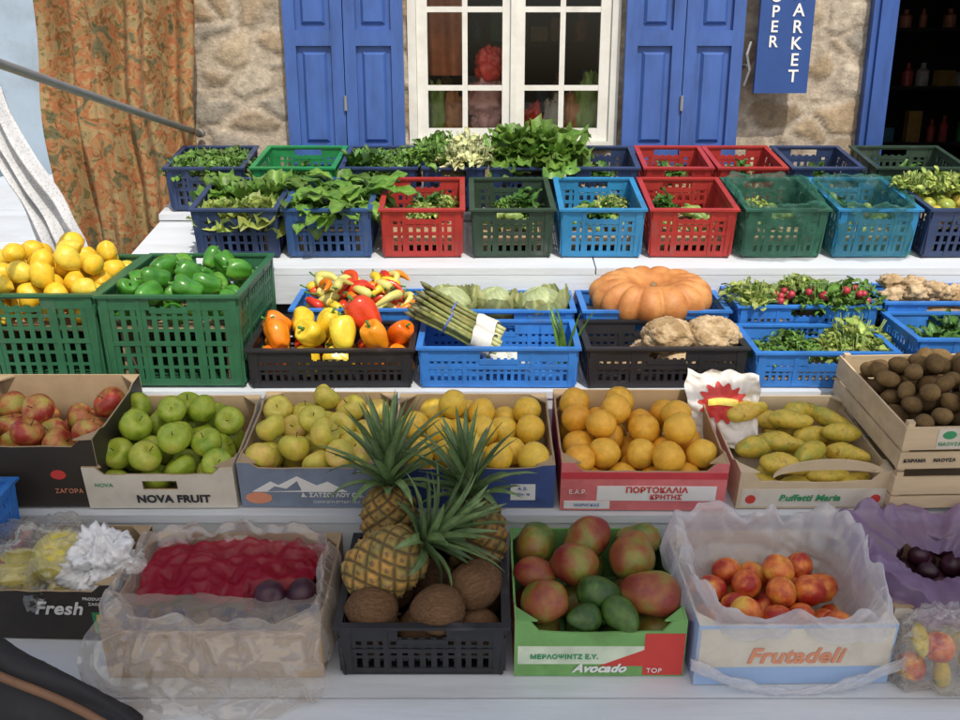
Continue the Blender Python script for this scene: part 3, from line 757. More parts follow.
# patterned curtain
cm, nt, bb = newmat('floral_cloth'); co, w_, rn = coords4(nt)
f1 = noise4(nt, co, w_, 11, 3, .5, 1.2); f2 = noise4(nt, co, w_, 25, 2, .5, 1.5)
c1 = ramp(nt, f1, [(.36, (.28, .21, .10)), (.46, (.37, .26, .12)), (.52, (.35, .12, .045)), (.57, (.35, .20, .08)), (.64, (.13, .12, .06))])
c2 = ramp(nt, f2, [(.38, (.5, .55, .4)), (.46, (1, 1, 1)), (.58, (1, 1, 1)), (.66, (1.0, .80, .6))])
nt.links.new(mul_rgb(nt, c1, c2), bb.inputs['Base Color']); bb.inputs['Roughness'].default_value = .9
b = MB(); vs = []
for i in range(121):
    for j in range(61):
        x = -.33+.66*i/120; z = 1.75*j/60; q = j/60
        yy = .055*math.sin(x*26+1.6*math.sin(z*1.3))+.025*math.sin(x*57+z*2)+.035*noise.noise(Vector((x*6, 0, z*2.5)))
        vs.append((x*(1-.12*(1-q))+.04*noise.noise(Vector((0, 3, z*2))), yy, z))
b.add(vs, grid_faces(121, 61))
cur = link('curtain', b.mesh('curtain', [cm], True), None, place(-1.46, 3.90, .75)); tag(cur, 'orange brown floral fabric curtain hanging at the shop corner', 'curtain')
# pole
b = MB(); b.tube([(-1.18, 4.0, 1.425), (-1.205, 3.2, 1.56), (-1.235, 2.4, 1.70), (-1.29, 1.2, 1.92)], .013, 12)
b.tube([(-1.18, 4.02, 1.425), (-1.18, 3.985, 1.427)], .016, 12)
tag(link('metal_pole', b.mesh('metal_pole', [M_metal], True)), 'grey metal awning arm reaching out from the stone wall', 'pole')
# net cloth: narrow strip hanging
nm_, nt, bb = newmat('white_net'); co, w_, rn = coords4(nt)
v = N(nt, 'ShaderNodeTexVoronoi'); v.inputs['Scale'].default_value = 110; nt.links.new(co, v.inputs['Vector'])
nt.links.new(ramp(nt, v.outputs['Distance'], [(.2, (.5, .5, .52)), (.5, (.68, .69, .7))]), bb.inputs['Base Color']); bb.inputs['Roughness'].default_value = .8
b = MB(); vs = []
for i in range(41):
    for j in range(51):
        q = j/50; z = .72*q; x = .20*(1-q)**1.1+(i/40)*(.13+.07*(1-q))
        vs.append((x+.02*math.sin(z*8), .03*math.sin(i*.45+z*5)+.02*noise.noise(Vector((x*8, z*8, 0))), z+.03*math.sin(i*.2)*(1-q)))
b.add(vs, grid_faces(41, 51))
tag(link('net_cloth', b.mesh('net_cloth', [nm_], True), None, place(-1.83, 3.42, .90)), 'narrow white perforated cloth hanging beside the curtain', 'cloth')

# unseen canopy over the aisle, its reach set to shade the two front tiers
aw = empty('shade_awning', place(0, 0, 2.75), 'unseen cream fabric awning placed to shade the stall front', 'awning')
b = MB(); vs = []
for i in range(41):
    for j in range(17):
        x = -3.2+6.4*i/40; y = -2.2+3.42*j/16; vs.append((x, y, .05*math.sin(i*1.1)-.04*j/16))
b.add(vs, grid_faces(41, 17))
am, nt, bb = newmat('awning_cloth'); bb.inputs['Base Color'].default_value = (.88, .82, .72, 1); bb.inputs['Roughness'].default_value = .9
tl = N(nt, 'ShaderNodeBsdfTranslucent'); tl.inputs[0].default_value = (.95, .89, .78, 1); ms = N(nt, 'ShaderNodeMixShader'); ms.inputs[0].default_value = .75
nt.links.new(bb.outputs[0], ms.inputs[1]); nt.links.new(tl.outputs[0], ms.inputs[2]); nt.links.new(ms.outputs[0], nt.nodes['Material Output'].inputs[0])
link('fabric', b.mesh('fabric', [am], True), aw)
b = MB(); b.tube([(-3.2, 1.23, -.04), (3.2, 1.23, -.04)], .02, 8); link('bar', b.mesh('bar', [M_metal]), aw)

# ================================================================== ROW 1
TI1 = 6; Z1 = .343
def row1(x, dy=0, yaw=0): return place(x, 1.8+dy, Z1+dy*.105, TI1, yaw)
# dark carton with melons
Mx = place(-1.055, 1.93, T1(1.93)+.004, TI1, -2)
e = carton(Mx, .40, .25, .16, .14, M_cardblk, 'dark green printed produce carton holding bagged melons', hole=False)
text('Fresh', .050, .055, .090, e, M_inkw, shear=.35, bold=.0012); text('PRODUCE OF', .011, .155, .120, e, M_inkw); text('ZAGORA', .011, .155, .105, e, M_inkw)
patch(e, .135, .19, .02, .08, M_inkg); patch(e, .145, .18, .050, .074, mat('yellow_print', (.8, .6, .05), .5), y=-.002)
for (x, y, z, r) in ((-.10, .12, .085, .075), (.05, .08, .07, .060), (.05, .19, .07, .058), (.02, .12, .150, .070), (.14, .15, .065, .050), (-.15, .2, .07, .045)):
    fruit('melon', (x, y, z), r, Mx, 'yellow green melon in a clear plastic bag', 'melons in the dark carton')
blob(Mx @ Matrix.Translation((-.02, .12, .13)), .15, .12, .105, M_film, 'plastic_bag', 'clear plastic bag wrapped around melons', 'bag', .35, 3, n=44)
blob(Mx @ Matrix.Translation((.12, .12, .14)), .090, .09, .080, mat('white_wrap', (.80, .80, .80), .4, .08, 20, .6, 30, .006), 'plastic_bag', 'crumpled white plastic bag beside melons', 'bag', .5, 5, n=44)
# box with red net
Mx = row1(-.60, 0, 0)
e = carton(Mx, .49, .36, .15, .13, M_card, 'brown cardboard box lined with plastic holding red netted fruit')
patch(e, -.20, .20, .02, .11, mat('beige_print', (.50, .38, .27), .7, .1, 12, .1))
for (x, y, z, r) in pack(60, .46, .33, .032, .036, .006, 0, .085):
    fruit('plum', (x, y, z), r, Mx, 'dark plum under red netting', 'plums in the lined box')
for (x, y, z) in ((.115, .09, .155), (.185, .105, .152)):
    fruit('plum', (x, y, z), .038, Mx, 'glossy dark plum resting on red netting', 'plums in the lined box')
sheet(Mx @ Matrix.Translation((-.005, .09, .132)), .42, .25, lambda x, y: .026-.40*x*x+.010*math.sin(y*18+x*9)-(.03 if x > .07 and y < .05 else 0), M_filmr, 'red_netting', 'crimson thin plastic netting crumpled over dark plums', 'netting', amp=.022, seed=2, fr=13)
liner(Mx, .46, .33, .15, [(-.015, .10, 0), (-.006, .14, .0), (.0, .170, .01), (.014, .188, .02), (.030, .165, .02), (.038, .12, .02), (.040, .09, .03), (.036, .06, .05)], M_filmb, 'plastic_liner', 'hazy plastic liner folded over the box edges', 'plastic liner', .034, 4, fr0=6)
b = MB(); vs = []
pts = [(.09, .160), (.03, .178), (-.045, .170), (-.085, .13), (-.10, .075), (-.095, .025), (-.13, .004)]
NI, NJ = 130, 80
for i in range(NI+1):
    for j in range(NJ+1):
        q = j/NJ; x = (i/NI-.5)*(.46+.06*math.sin(q*3))
        t = q*6; k = min(5, int(t)); u = t-k
        u2 = u*u*(3-2*u)*.5+u*.5
        y = pts[k][0]*(1-u2)+pts[k+1][0]*u2; z = pts[k][1]*(1-u2)+pts[k+1][1]*u2
        bul = (1-(2*x/.5)**2)
        y -= .02*bul*math.sin(min(1, q*1.2)*math.pi)
        qq = Vector((x*6.5, q*2.0, 3)); nz = crease(qq); n2 = crease(Vector((x*14, q*3.2, 9)))
        y -= nz*.045+n2*.012; z = max(.004+.006*abs(nz), z+nz*.018+n2*.004-.4*x*x*q+.02*noise.noise(Vector((x*9, 1, 1)))*(q > .8))
        vs.append((x+.02*noise.noise(Vector((q*4, x*3, 8))), y, z))
b.add(vs, grid_faces(NI+1, NJ+1))
tag(link('plastic_sheet', b.mesh('plastic_sheet', [M_filmb], True), None, Mx), 'clear tan plastic sheet draped over the box front onto the shelf', 'plastic sheet')
# pineapple crate
Mx = row1(-.13, 0)
plastic_crate(Mx, .38, .36, .145, C['black'], 'black plastic crate holding pineapples and coconuts', .026)
cocos = [(-.12, .085, .065, .058), (.00, .085, .065, .058), (.12, .075, .065, .058), (.12, .20, .072, .060), (-.10, .24, .075, .066), (.02, .25, .07, .064),
         (-.118, .066, .138, .056), (.035, .060, .142, .058), (.118, .130, .158, .059)]
for (x, y, z, r) in cocos:
    rot = Euler((rad(90+R.uniform(-25, 25)), 0, rad(R.choice((60, 90, 110, -75))))).to_matrix().to_4x4()
    fruit('coco', (x, y, z), r, Mx, 'brown fibrous coconut piled in the black crate', 'coconuts in the black crate', rot=rot)
def pineapple_mesh(seed, tone=1.0):
    b = MB(); nu, nv = 128, 96; vs = []; cs = []
    for j in range(nv+1):
        ph = math.pi*j/nv; s = math.sin(ph); z = -math.cos(ph)
        r = .76*s**.52 if 0 < s else 0
        for i in range(nu):
            th = 2*math.pi*i/nu; u = th/(2*math.pi); zz = z*.5+.5
            a = (u*8+zz*5.0) % 1; c = (u*8-zz*5.0) % 1
            e = min(a, 1-a, c, 1-c); k = min(1, e/.24); k = k*k*(3-2*k)
            da = math.hypot(a-.5, c-.5)
            tip = max(0, 1-da/.18)
            rr = r*(1+.085*k+.11*tip)-.02
            if r < .02: rr = max(0, r)
            vs.append((max(0, rr)*math.cos(th), max(0, rr)*math.sin(th), z))
            g = noise.noise(Vector((math.cos(th)*2, math.sin(th)*2, z*2+seed))); g2 = noise.noise(Vector((math.cos(th)*9, math.sin(th)*9, z*9+seed)))
            ye = (.54, .30, .07); gr = (.23, .22, .07); dk = (.12, .085, .04)
            mixg = min(1, max(0, .35+.35*zz+g*.9+g2*.4-.2)); cc = [ye[t]*(1-mixg)+gr[t]*mixg for t in range(3)]
            if tip > .15: cc = [.24, .15, .08]
            cs.append(tuple(tone*(1+.25*g2)*(dk[t]*(1-k)+cc[t]*k) for t in range(3)))
    b.add(vs, grid_faces(nv+1, nu, True), 0, cs)
    return b.mesh('fruit_body', [M_attr], True)
def crown_mesh(L, n=46):
    b = MB()
    for i in range(n):
        q = i/n; el = .35+1.1*q+R.uniform(-.12, .12)
        ln = L*(.42+.58*math.sin(.3+q*2.0))*R.uniform(.85, 1.08)
        leaf(b, (.018*math.cos(i*2.4)*(1-q), .018*math.sin(i*2.4)*(1-q), .008+q*.06*L/.2), i*2.4, min(1.5, el), ln, .036*(1.15-.35*q), R.uniform(.2, .9)*(1.1-q*.7)*(1 if q > .25 else 1.6), .02, 'lance', tint(.35, .1), 7, .26)
    return b.mesh('crown', [M_crown], True)
def pineapple(pos, axis, L, crownL, seed, label, n=46, tone=1.0):
    ax = Vector(axis).normalized(); q = Vector((0, 0, 1)).rotation_difference(ax)
    M = Matrix.Translation(pos) @ q.to_matrix().to_4x4()
    e = empty('pineapple', M, label, 'pineapple', 'pineapples in the black crate')
    link('fruit_body', pineapple_mesh(seed, tone), e, Matrix.Rotation(seed, 4, 'Z') @ Matrix.Scale(L/2, 4))
    link('crown', crown_mesh(crownL, n), e, Matrix.Translation((0, 0, L/2-.014)))
pineapple((-.222, 1.930, .558), (.75, .05, .50), .20, .185, 1, 'golden pineapple lying tilted with spiky green crown', 46)
pineapple((-.225, 2.09, .590), (-.02, .10, 1), .18, .210, 2, 'golden green pineapple standing with tall spiky crown', 46, .85)
pineapple((-.012, 2.08, .555), (-.12, .05, 1), .20, .195, 3, 'dark green brown pineapple standing upright', 42, .6)  # rind colour darkest of the three
# mango box
Mx = row1(.27, .005, 0)
e = carton(Mx, .385, .37, .155, .125, M_cardgrn, 'green and red printed cardboard box of mangos and avocados', inner=M_cardgrn, sideouter=M_cardred)
patch(e, -.185, .10, .035, .085, mat('pale_print', (.62, .70, .54), .6)); patch(e, .10, .19, .004, .12, M_inkr)
poly(e, [(.0, .03), (.10, .075), (.10, .03)], M_inkr)
text('ΜΕΡΛΟΨΙΝΤΖ Ε.Υ.', .017, -.08, .056, e, M_inkg, bold=.0006); text('Avocado', .032, .0, .024, e, M_inkw, shear=.4, bold=.0012, y=-.0034); text('TOP', .018, .125, .018, e, M_inkw, y=-.0035)
mg = [(-.13, .08, .07, .056, 'mango'), (-.03, .09, .065, .056, 'avo'), (.055, .075, .065, .052, 'avo'), (.135, .08, .075, .056, 'mango'), (-.13, .20, .07, .056, 'mango'), (-.02, .20, .07, .056, 'mango'), (.09, .20, .07, .056, 'mango'),
      (-.12, .30, .08, .056, 'mango'), (0, .31, .08, .056, 'mango'), (.12, .30, .08, .056, 'mango'), (-.130, .300, .165, .056, 'mango'), (-.122, .075, .160, .062, 'mango'), (-.045, .190, .180, .062, 'mango'), (.008, .095, .165, .050, 'avo'), (-.035, .035, .145, .040, 'avo'), (.050, .040, .150, .046, 'avo'),
      (.122, .090, .170, .064, 'mango'), (.100, .215, .185, .064, 'mango'), (.000, .300, .180, .062, 'mango'), (-.135, .19, .15, .05, 'mango'), (.13, .31, .165, .055, 'mango')]
for (x, y, z, r, k) in mg:
    rot = Euler((rad(90+R.uniform(-30, 30)), rad(R.uniform(-40, 40)), rad(R.uniform(-80, 80)))).to_matrix().to_4x4()
    fruit(k, (x, y, z-.01), r*.98, Mx, 'red and green mango in the green box' if k == 'mango' else 'dark green avocado in the green box', 'mangos in the green box' if k == 'mango' else 'avocados in the green box', rot=rot)
# nectarine box with milky liner
Mx = row1(.70, -.02, 1)
e = carton(Mx, .44, .37, .165, .165, M_cardlb, 'pale blue and white carton with milky plastic liner and nectarines', inner=M_cardw)
patch(e, -.215, .215, .050, .155, M_cardw)
text('Frutadeli', .057, -.0, .080, e, M_inko, shear=.25, bold=.0016, y=-.003); text('140', .020, .18, .022, e, M_inkbl)
for (x, y, z, r) in pack(80, .38, .33, .034, .039, .006, 0, .100, dome=.06):
    fruit('peach', (x, y, z), r, Mx, 'red and yellow nectarine in the lined carton', 'nectarines in the lined carton')
liner(Mx, .42, .35, .165, [(-.060, .09, 0), (-.030, .13, 0), (-.010, .185, .01), (.004, .230, .050), (.018, .240, .056), (.030, .200, .022), (.034, .165, .004), (.032, .130, -.010)], M_filmw, 'plastic_liner', 'thin milky plastic liner folded over the nectarine carton', 'plastic liner', .032, 8, fr0=6.5, rimamp=2.2)
b = MB(); vs = []
for i in range(81):
    t = i/80; x = -.235+.475*t; sag = .075-.15*math.sin(math.pi*t)*.5
    for k in range(12):
        a = 2*math.pi*k/12; r_ = .009+.005*noise.noise(Vector((t*9, k*.4, 0)))+.003*math.sin(a*3+t*40)
        vs.append((x, -.018-.014*math.sin(math.pi*t)+r_*math.cos(a)*.7, max(.004, sag+r_*math.sin(a)*1.5)))
b.add(vs, grid_faces(81, 12, True))
tag(link('plastic_twist', b.mesh('plastic_twist', [M_filmw], True), None, Mx), 'twisted edge of white plastic across the carton front', 'plastic')
# purple lined box
Mx = place(1.12, 1.86, T1(1.86)+.004, TI1, 3)
e = carton(Mx, .36, .34, .15, .14, M_cardw, 'white carton with violet liner full of dark plums')
for (x, y, z, r) in pack(100, .33, .31, .026, .031, .006, 0, .12):
    fruit('plum', (x, y, z), r, Mx, 'dark plum in the violet lined carton', 'plums in the violet lined carton')
liner(Mx, .345, .325, .15, [(-.095, .150, 0), (-.055, .165, 0), (-.015, .180, .0), (.0, .195, .01), (.014, .205, .02), (.03, .175, .02), (.034, .125, .0)], M_filmp, 'plastic_liner', 'violet plastic tissue folded over the plum carton', 'plastic liner', .034, 12, fr0=8)
fb = place(1.02, 1.79, .405)
for (x, y, z, k) in ((-.05, 0, -.02, 'peach'), (.02, .0, -.03, 'ymango'), (0, -.01, .035, 'peach'), (.09, 0, -.01, 'lemon'), (.06, 0, .05, 'ymango'), (-.04, 0, .05, 'ymango')):
    fruit(k, (x, y-.005, z), .034 if k != 'ymango' else .028, fb, 'fruit packed in a clear hanging bag', 'fruit in the clear bag')
blob(fb @ Matrix.Translation((.02, 0, .01)), .13, .06, .12, M_film, 'plastic_bag', 'clear plastic bag of red and yellow fruit', 'bag', .3, 9, n=44, flat=.62)

# ================================================================== ROW 2
TI2 = 11
def row2(x, dy=0, dz=0, yaw=0): return place(x, 2.22+dy, .562+dy*.194+dz, TI2, yaw)
# red apples
Mx = place(-1.195, 2.22, .566, 9, 0)
e = carton(Mx, .41, .37, .205, .185, M_cardblk, 'dark printed tall carton holding red and yellow apples', inner=M_cardin)
text('ΖΑΓΟΡΑ', .018, .12, .05, e, M_inko); poly(e, [(.10+.02*math.cos(a*.5), .10+.014*math.sin(a*.5)) for a in range(13)], M_inkr)
for (x, y, z, r) in pack(80, .39, .35, .043, .048, .006, 0, .150, dome=.015):
    fruit('rapple', (x, y, z), r, Mx, 'red and yellow apple in the dark carton', 'apples in the dark carton')
# green apples
Mx = row2(-.835, 0, 0, .5)
e = carton(Mx, .39, .37, .13, .108, M_cardw, 'white cardboard box of green apples', hole=True)
text('NOVA FRUIT', .032, .03, .030, e, M_ink, bold=.0013, sx=1.0); text('NOVA', .016, -.145, .075, e, M_inkg)
for (x, y, z, r) in pack(100, .38, .36, .039, .044, .006, 0, .138, dome=.035):
    fruit('gapple', (x, y, z), r, Mx, 'green apple in the white box', 'green apples in the white box')
# yellow apples
Mx = row2(-.437, .004, 0, -.5)
e = carton(Mx, .385, .37, .14, .125, M_cardgb, 'grey blue cardboard box with mountain print of yellow apples')
poly(e, [(-.16, .05), (-.11, .082), (-.09, .07), (-.04, .098), (.01, .07), (.04, .082), (.09, .05)], M_inkw)
poly(e, [(-.12, .052), (-.10, .068), (-.07, .06), (-.04, .085), (-.03, .055)], M_cardgb, y=-.0024)
text('Δ. ΣΑΤΖΟΓΛΟΥ Ο.Ε.', .017, .05, .040, e, M_inkw, bold=.0006); text('ΠΑΡΑΓΩΓΗ-ΣΥΣΚΕΥΑΣΙΑ', .010, .06, .018, e, M_inkw)
poly(e, [(-.145+.035*math.cos(a*.4), .03+.018*math.sin(a*.4)) for a in range(16)], M_inko); text('ΣΙΤΖΑΝΟΣ', .012, .15, .112, e, M_inkw)
for (x, y, z, r) in pack(100, .375, .36, .039, .044, .006, 0, .140, dome=.030):
    fruit('yapple', (x, y, z), r, Mx, 'yellow green apple in the grey blue box', 'yellow apples in the grey blue box')
# blue grapefruit box
Mx = row2(-.02, .002)
e = carton(Mx, .43, .37, .135, .125, M_cardblue, 'dark blue cardboard box of golden grapefruit')
patch(e, .10, .165, .025, .075, M_inkw); text('Α.Β.', .014, .132, .062, e, M_inkbl, y=-.003); text('ΤΕΜ. 48', .010, .132, .044, e, M_inkbl, y=-.003)
text('ΕΛΛΑΣ', .03, -.03, .06, e, M_inkw)
for (x, y, z, r) in pack(100, .42, .36, .039, .044, .006, 0, .140, dome=.035):
    fruit('grape', (x, y, z), r, Mx, 'golden yellow grapefruit in the blue box', 'grapefruit in the blue box')
# red orange box
Mx = row2(.425, -.01, 0, -.6)
e = carton(Mx, .43, .38, .15, .125, M_cardpink, 'red and pink cardboard box of oranges', inner=M_card, sideouter=M_cardred)
patch(e, -.214, .214, .10, .120, M_cardred, y=-.001); patch(e, -.12, .19, .032, .078, M_inkw)
text('ΠΟΡΤΟΚΑΛΙΑ', .024, .035, .066, e, M_inkr, bold=.0008, y=-.003); text('ΚΡΗΤΗΣ', .02, .06, .044, e, M_inkr, bold=.0006, y=-.003)
patch(e, -.205, -.085, .006, .030, M_inkw, y=-.0016); text('ΜΑΡΑΓΚΑΣ', .012, -.145, .018, e, M_inkbl, y=-.003); text('Ε.Α.Ρ.', .018, -.17, .06, e, M_inkw, y=-.003)
for (x, y, z, r) in pack(100, .42, .365, .040, .045, .006, 0, .148, dome=.030):
    fruit('orange', (x, y, z), r, Mx, 'orange in the red box', 'oranges in the red box')
# yellow mango tray
Mx = row2(.875, .0, 0, .7)
e = carton(Mx, .40, .36, .115, .085, M_cream, 'shallow cream and white tray of yellow green mangos', inner=M_cream, hb=.135)
patch(e, -.19, .19, .006, .062, M_cardw); text('Buffetti Maria', .028, -.01, .034, e, M_inkg, shear=.2, bold=.0008, y=-.003)
for p in ((-.165, .03), (.165, .03)):
    poly(e, [(p[0]+.014*math.cos(a*.52), p[1]+.014*math.sin(a*.52)) for a in range(12)], M_inkr)
b = MB(); vs = []
for i in range(25):
    a = math.pi*i/24; cx_ = .04+.15*math.cos(a); z_ = .09+.055*math.sin(a)
    vs += [(cx_, .012, z_), (cx_, .016, z_-.0), (cx_*.97+.001, .016, z_-.03*math.sin(a)-.002), (cx_*.97+.001, .012, z_-.03*math.sin(a)-.002)]
b.add(vs, grid_faces(25, 4, True)); link('carry_handle', b.mesh('carry_handle', [M_cream]), e)
for (x, y, z, r) in pack(46, .38, .34, .039, .045, .006, 0, .135):
    rot = Euler((rad(90+R.uniform(-15, 15)), rad(R.uniform(0, 90)), rad(90+R.uniform(-45, 45)))).to_matrix().to_4x4()
    fruit('ymango', (x*.85, y, z), r, Mx, 'yellow green blotched mango in the shallow tray', 'yellow mangos in the shallow tray', rot=rot)
# red-white sack
sk = empty('printed_sack', place(.675, 2.36, .715, 0, -8), 'crumpled white plastic sack with red printed emblem between boxes', 'sack')
def onsack(x, z, off):
    qq = Vector((x*12, z*12, 2)); return (x, .10+.40*z+.020*crease(qq)+1.4*x*x-off, z)
b = MB(); vs = []
for i in range(81):
    for j in range(81):
        x = -.10+.20*i/80; z = -.07+.20*j/80
        ed = max(abs(x)/.10, abs(z-.03)/.10); ew = max(0, ed-.75)*4
        p = onsack(x, z, 0); vs.append((p[0]*(1+.12*ew*noise.noise(Vector((0, z*18, 0)))), p[1]+.02*ew*noise.noise(Vector((x*30, z*30, 4))), p[2]+.02*ew*noise.noise(Vector((x*22, 0, 5)))))
b.add(vs, grid_faces(81, 81)); link('sack_body', b.mesh('sack_body', [mat('white_sack', (.74, .70, .64), .35, .1, 20, .4, 40, .003)], True), sk)
b = MB(); n = 84; rings = 16; vs = []
for k in range(rings+1):
    for i in range(n):
        a = 2*math.pi*i/n; r_ = (.062+.009*math.cos(a*14))*k/rings
        vs.append(onsack(r_*math.cos(a), .050+r_*.80*math.sin(a), .003))
b.add(vs, grid_faces(rings+1, n, True)); link('printed_emblem', b.mesh('printed_emblem', [M_inkr], True), sk)
b = MB(); vs = []
for i in range(31):
    for j in range(9):
        x = -.042+.084*i/30; z = .042+.018*j/8-3*x*x+.006; vs.append(onsack(x, z, .006))
b.add(vs, grid_faces(31, 9)); link('printed_panel', b.mesh('printed_panel', [mat('yellow_ink', (.85, .65, .1), .5)], True), sk)
# kiwi wood crates
def wood_crate(M, w, d, h, label):
    e = empty('wooden_crate', M, label, 'crate', 'produce boxes on the market stall')
    for k, (x0, x1, y0, y1) in enumerate(((-w/2, w/2, 0, .006), (-w/2, w/2, d-.006, d), (-w/2, -w/2+.006, .0065, d-.0065), (w/2-.006, w/2, .0065, d-.0065))):
        b = MB(); b.box(x0, x1, y0, y1, .01, h*.44); b.box(x0, x1, y0, y1, h*.50, h); link('side_panel', b.mesh('side_panel', [M_wood]), e)
    for sx in (-1, 1):
        for y in (.0068, d-.0228):
            b = MB(); a, c = sorted((sx*(w/2-.0065), sx*(w/2-.024))); b.box(a, c, y, y+.016, 0, h+.012); link('corner_post', b.mesh('corner_post', [M_wood]), e)
    b = MB()
    for i in range(5): b.box(-w/2+.01, w/2-.01, .01+i*(d-.02)/5, .01+(i+.88)*(d-.02)/5, .002, .007)
    link('base_slats', b.mesh('base_slats', [M_wood]), e); return e
Mx = place(1.275, 2.20, .565, 9, 2); wood_crate(Mx, .42, .38, .105, 'pale wooden crate stacked beneath the kiwi crate')
Mx = place(1.275, 2.185, .685, 9, 3); e = wood_crate(Mx, .42, .42, .13, 'pale wooden crate heaped with brown kiwi fruit')
text('ΚΑΡΑΜΑ', .0135, -.170, .034, e, M_ink, bold=.0004, y=-.002); text('ΝΑΟΥΣΑ', .0135, -.092, .034, e, M_ink, y=-.002, bold=.0004); patch(e, -.125, .2, .068, .127, M_cardw)
poly(e, [(-.095+.018*math.cos(a*.5), .108+.012*math.sin(a*.5)) for a in range(13)], M_inkg); text('ΝΑΟΥΣΑ', .014, -.090, .082, e, M_inkg, y=-.003)
for (x, y, z, r) in pack(190, .405, .405, .026, .031, .008, 0, .145, tries=100, dome=.055):
    rot = Euler((rad(R.uniform(50, 130)), 0, R.uniform(0, 6.28))).to_matrix().to_4x4()
    fruit('kiwi', (x, y, z), r, Mx, 'fuzzy brown kiwi in the wooden crate', 'kiwis in the wooden crate', rot=rot)

# ================================================================== ROW 3
def row3(x, dy=0, dz=0, yaw=0, t=4): return place(x, 2.62+dy, .760+dy*.07+dz, t, yaw)
def insert(e, w, d, z):
    b = MB(); b.box(-w/2+.014, w/2-.014, .014, d-.014, z-.008, z)
    b.box(-w/2+.04, -w/2+.06, .04, d-.04, .008, z-.0081); b.box(w/2-.06, w/2-.04, .04, d-.04, .008, z-.0081)
    link('cardboard_insert', b.mesh('cardboard_insert', [M_cardin]), e)
# lemons crate
Mx = row3(-1.345, .03, .005)
e = plastic_crate(Mx, .43, .46, .280, C['green'], 'dark green plastic crate heaped with lemons', .03)
insert(e, .43, .46, .17)
for (x, y, z, r) in pack(150, .42, .45, .034, .040, .17, 0, .295, dome=.085, tries=140):
    fruit('lemon', (x, y, z), r, Mx, 'bright yellow lemon heaped in the green crate', 'lemons in the green crate', 90)
# green peppers
Mx = row3(-.905, .0, .005)
e = plastic_crate(Mx, .41, .485, .285, C['green'], 'dark green plastic crate of green bell peppers', .03)
insert(e, .41, .485, .18)
for (x, y, z, r) in pack(80, .39, .46, .036, .046, .18, 0, .275, dome=.055):
    fruit('gpep', (x, y, z), r, Mx, 'glossy green bell pepper in the green crate', 'green peppers in the crate', 90)
# colourful pepper crate
Mx = row3(-.445, .0, 0, .8)
plastic_crate(Mx, .49, .26, .125, C['black'], 'black plastic crate of red orange and yellow peppers', .022)
P0 = [(-.185, .07, 'opep'), (-.08, .07, 'ypep'), (.02, .07, 'ypep'), (.12, .08, 'opep'), (.20, .07, 'opep'), (-.19, .18, 'opep'), (-.09, .18, 'rpep'), (.01, .18, 'ypep'), (.11, .18, 'rpep'), (.2, .18, 'opep')]
PL = {'o': 'orange', 'y': 'yellow', 'r': 'red'}
for (x, y, k) in P0: fruit(k, (x, y, .062), .050, Mx, 'glossy %s bell pepper' % PL[k[0]], 'coloured peppers in the black crate', 60)
for (x, y, z, k, r) in ((-.17, .10, .140, 'opep', .05), (-.07, .10, .140, 'ypep', .053), (.03, .09, .145, 'ypep', .053), (.09, .155, .185, 'rpep', .062), (.13, .07, .140, 'opep', .05), (.20, .12, .135, 'opep', .045), (-.03, .18, .145, 'ypep', .048), (-.19, .2, .14, 'opep', .045), (-.11, .2, .145, 'ypep', .045)):
    fruit(k, (x, y, z), r, Mx, 'glossy %s bell pepper' % PL[k[0]], 'coloured peppers in the black crate', 60)
# chilli crate behind
Mx = row3(-.40, .275, .02)
e = plastic_crate(Mx, .42, .235, .14, C['blue'], 'blue plastic crate of mixed long chillies', .022); insert(e, .42, .235, .09)
def chilli(M, pos, az, L, m, lab):
    b = MB(); pts = []; rs = []
    for i in range(9):
        t = i/8; pts.append((L*(t-.5), .02*math.sin(t*3)*1.2, .012*math.sin(t*4))); rs.append(.017*(1-t)**.6*(1 if i else .6)+.001)
    b.tube(pts, rs, 10); b.tube([(-L*.5, 0, 0), (-L*.5-.025, .0, .008)], .003, 6, 1)
    tag(link('chilli', b.mesh('chilli', [m, M_gstem], True), None, M @ Matrix.Translation(pos) @ Matrix.Rotation(az, 4, 'Z') @ Matrix.Rotation(R.uniform(-.3, .3), 4, 'Y')), lab, 'chilli', 'chillies in the blue crate')
CH = {'rpep': 'red', 'ypep': 'yellow', 'opep': 'orange', 'cpep': 'pale yellow green'}
for i in range(70):
    k = R.choice(['rpep', 'ypep', 'cpep', 'cpep', 'cpep', 'rpep', 'cpep', 'opep'])
    q = i/70; chilli(Mx, (R.uniform(-.17, .17)*(1-.3*q), R.uniform(.04, .19), .10+.105*q), R.uniform(0, 6.28), R.uniform(.07, .12), F[k], '%s long chilli in a mixed heap' % CH[k])
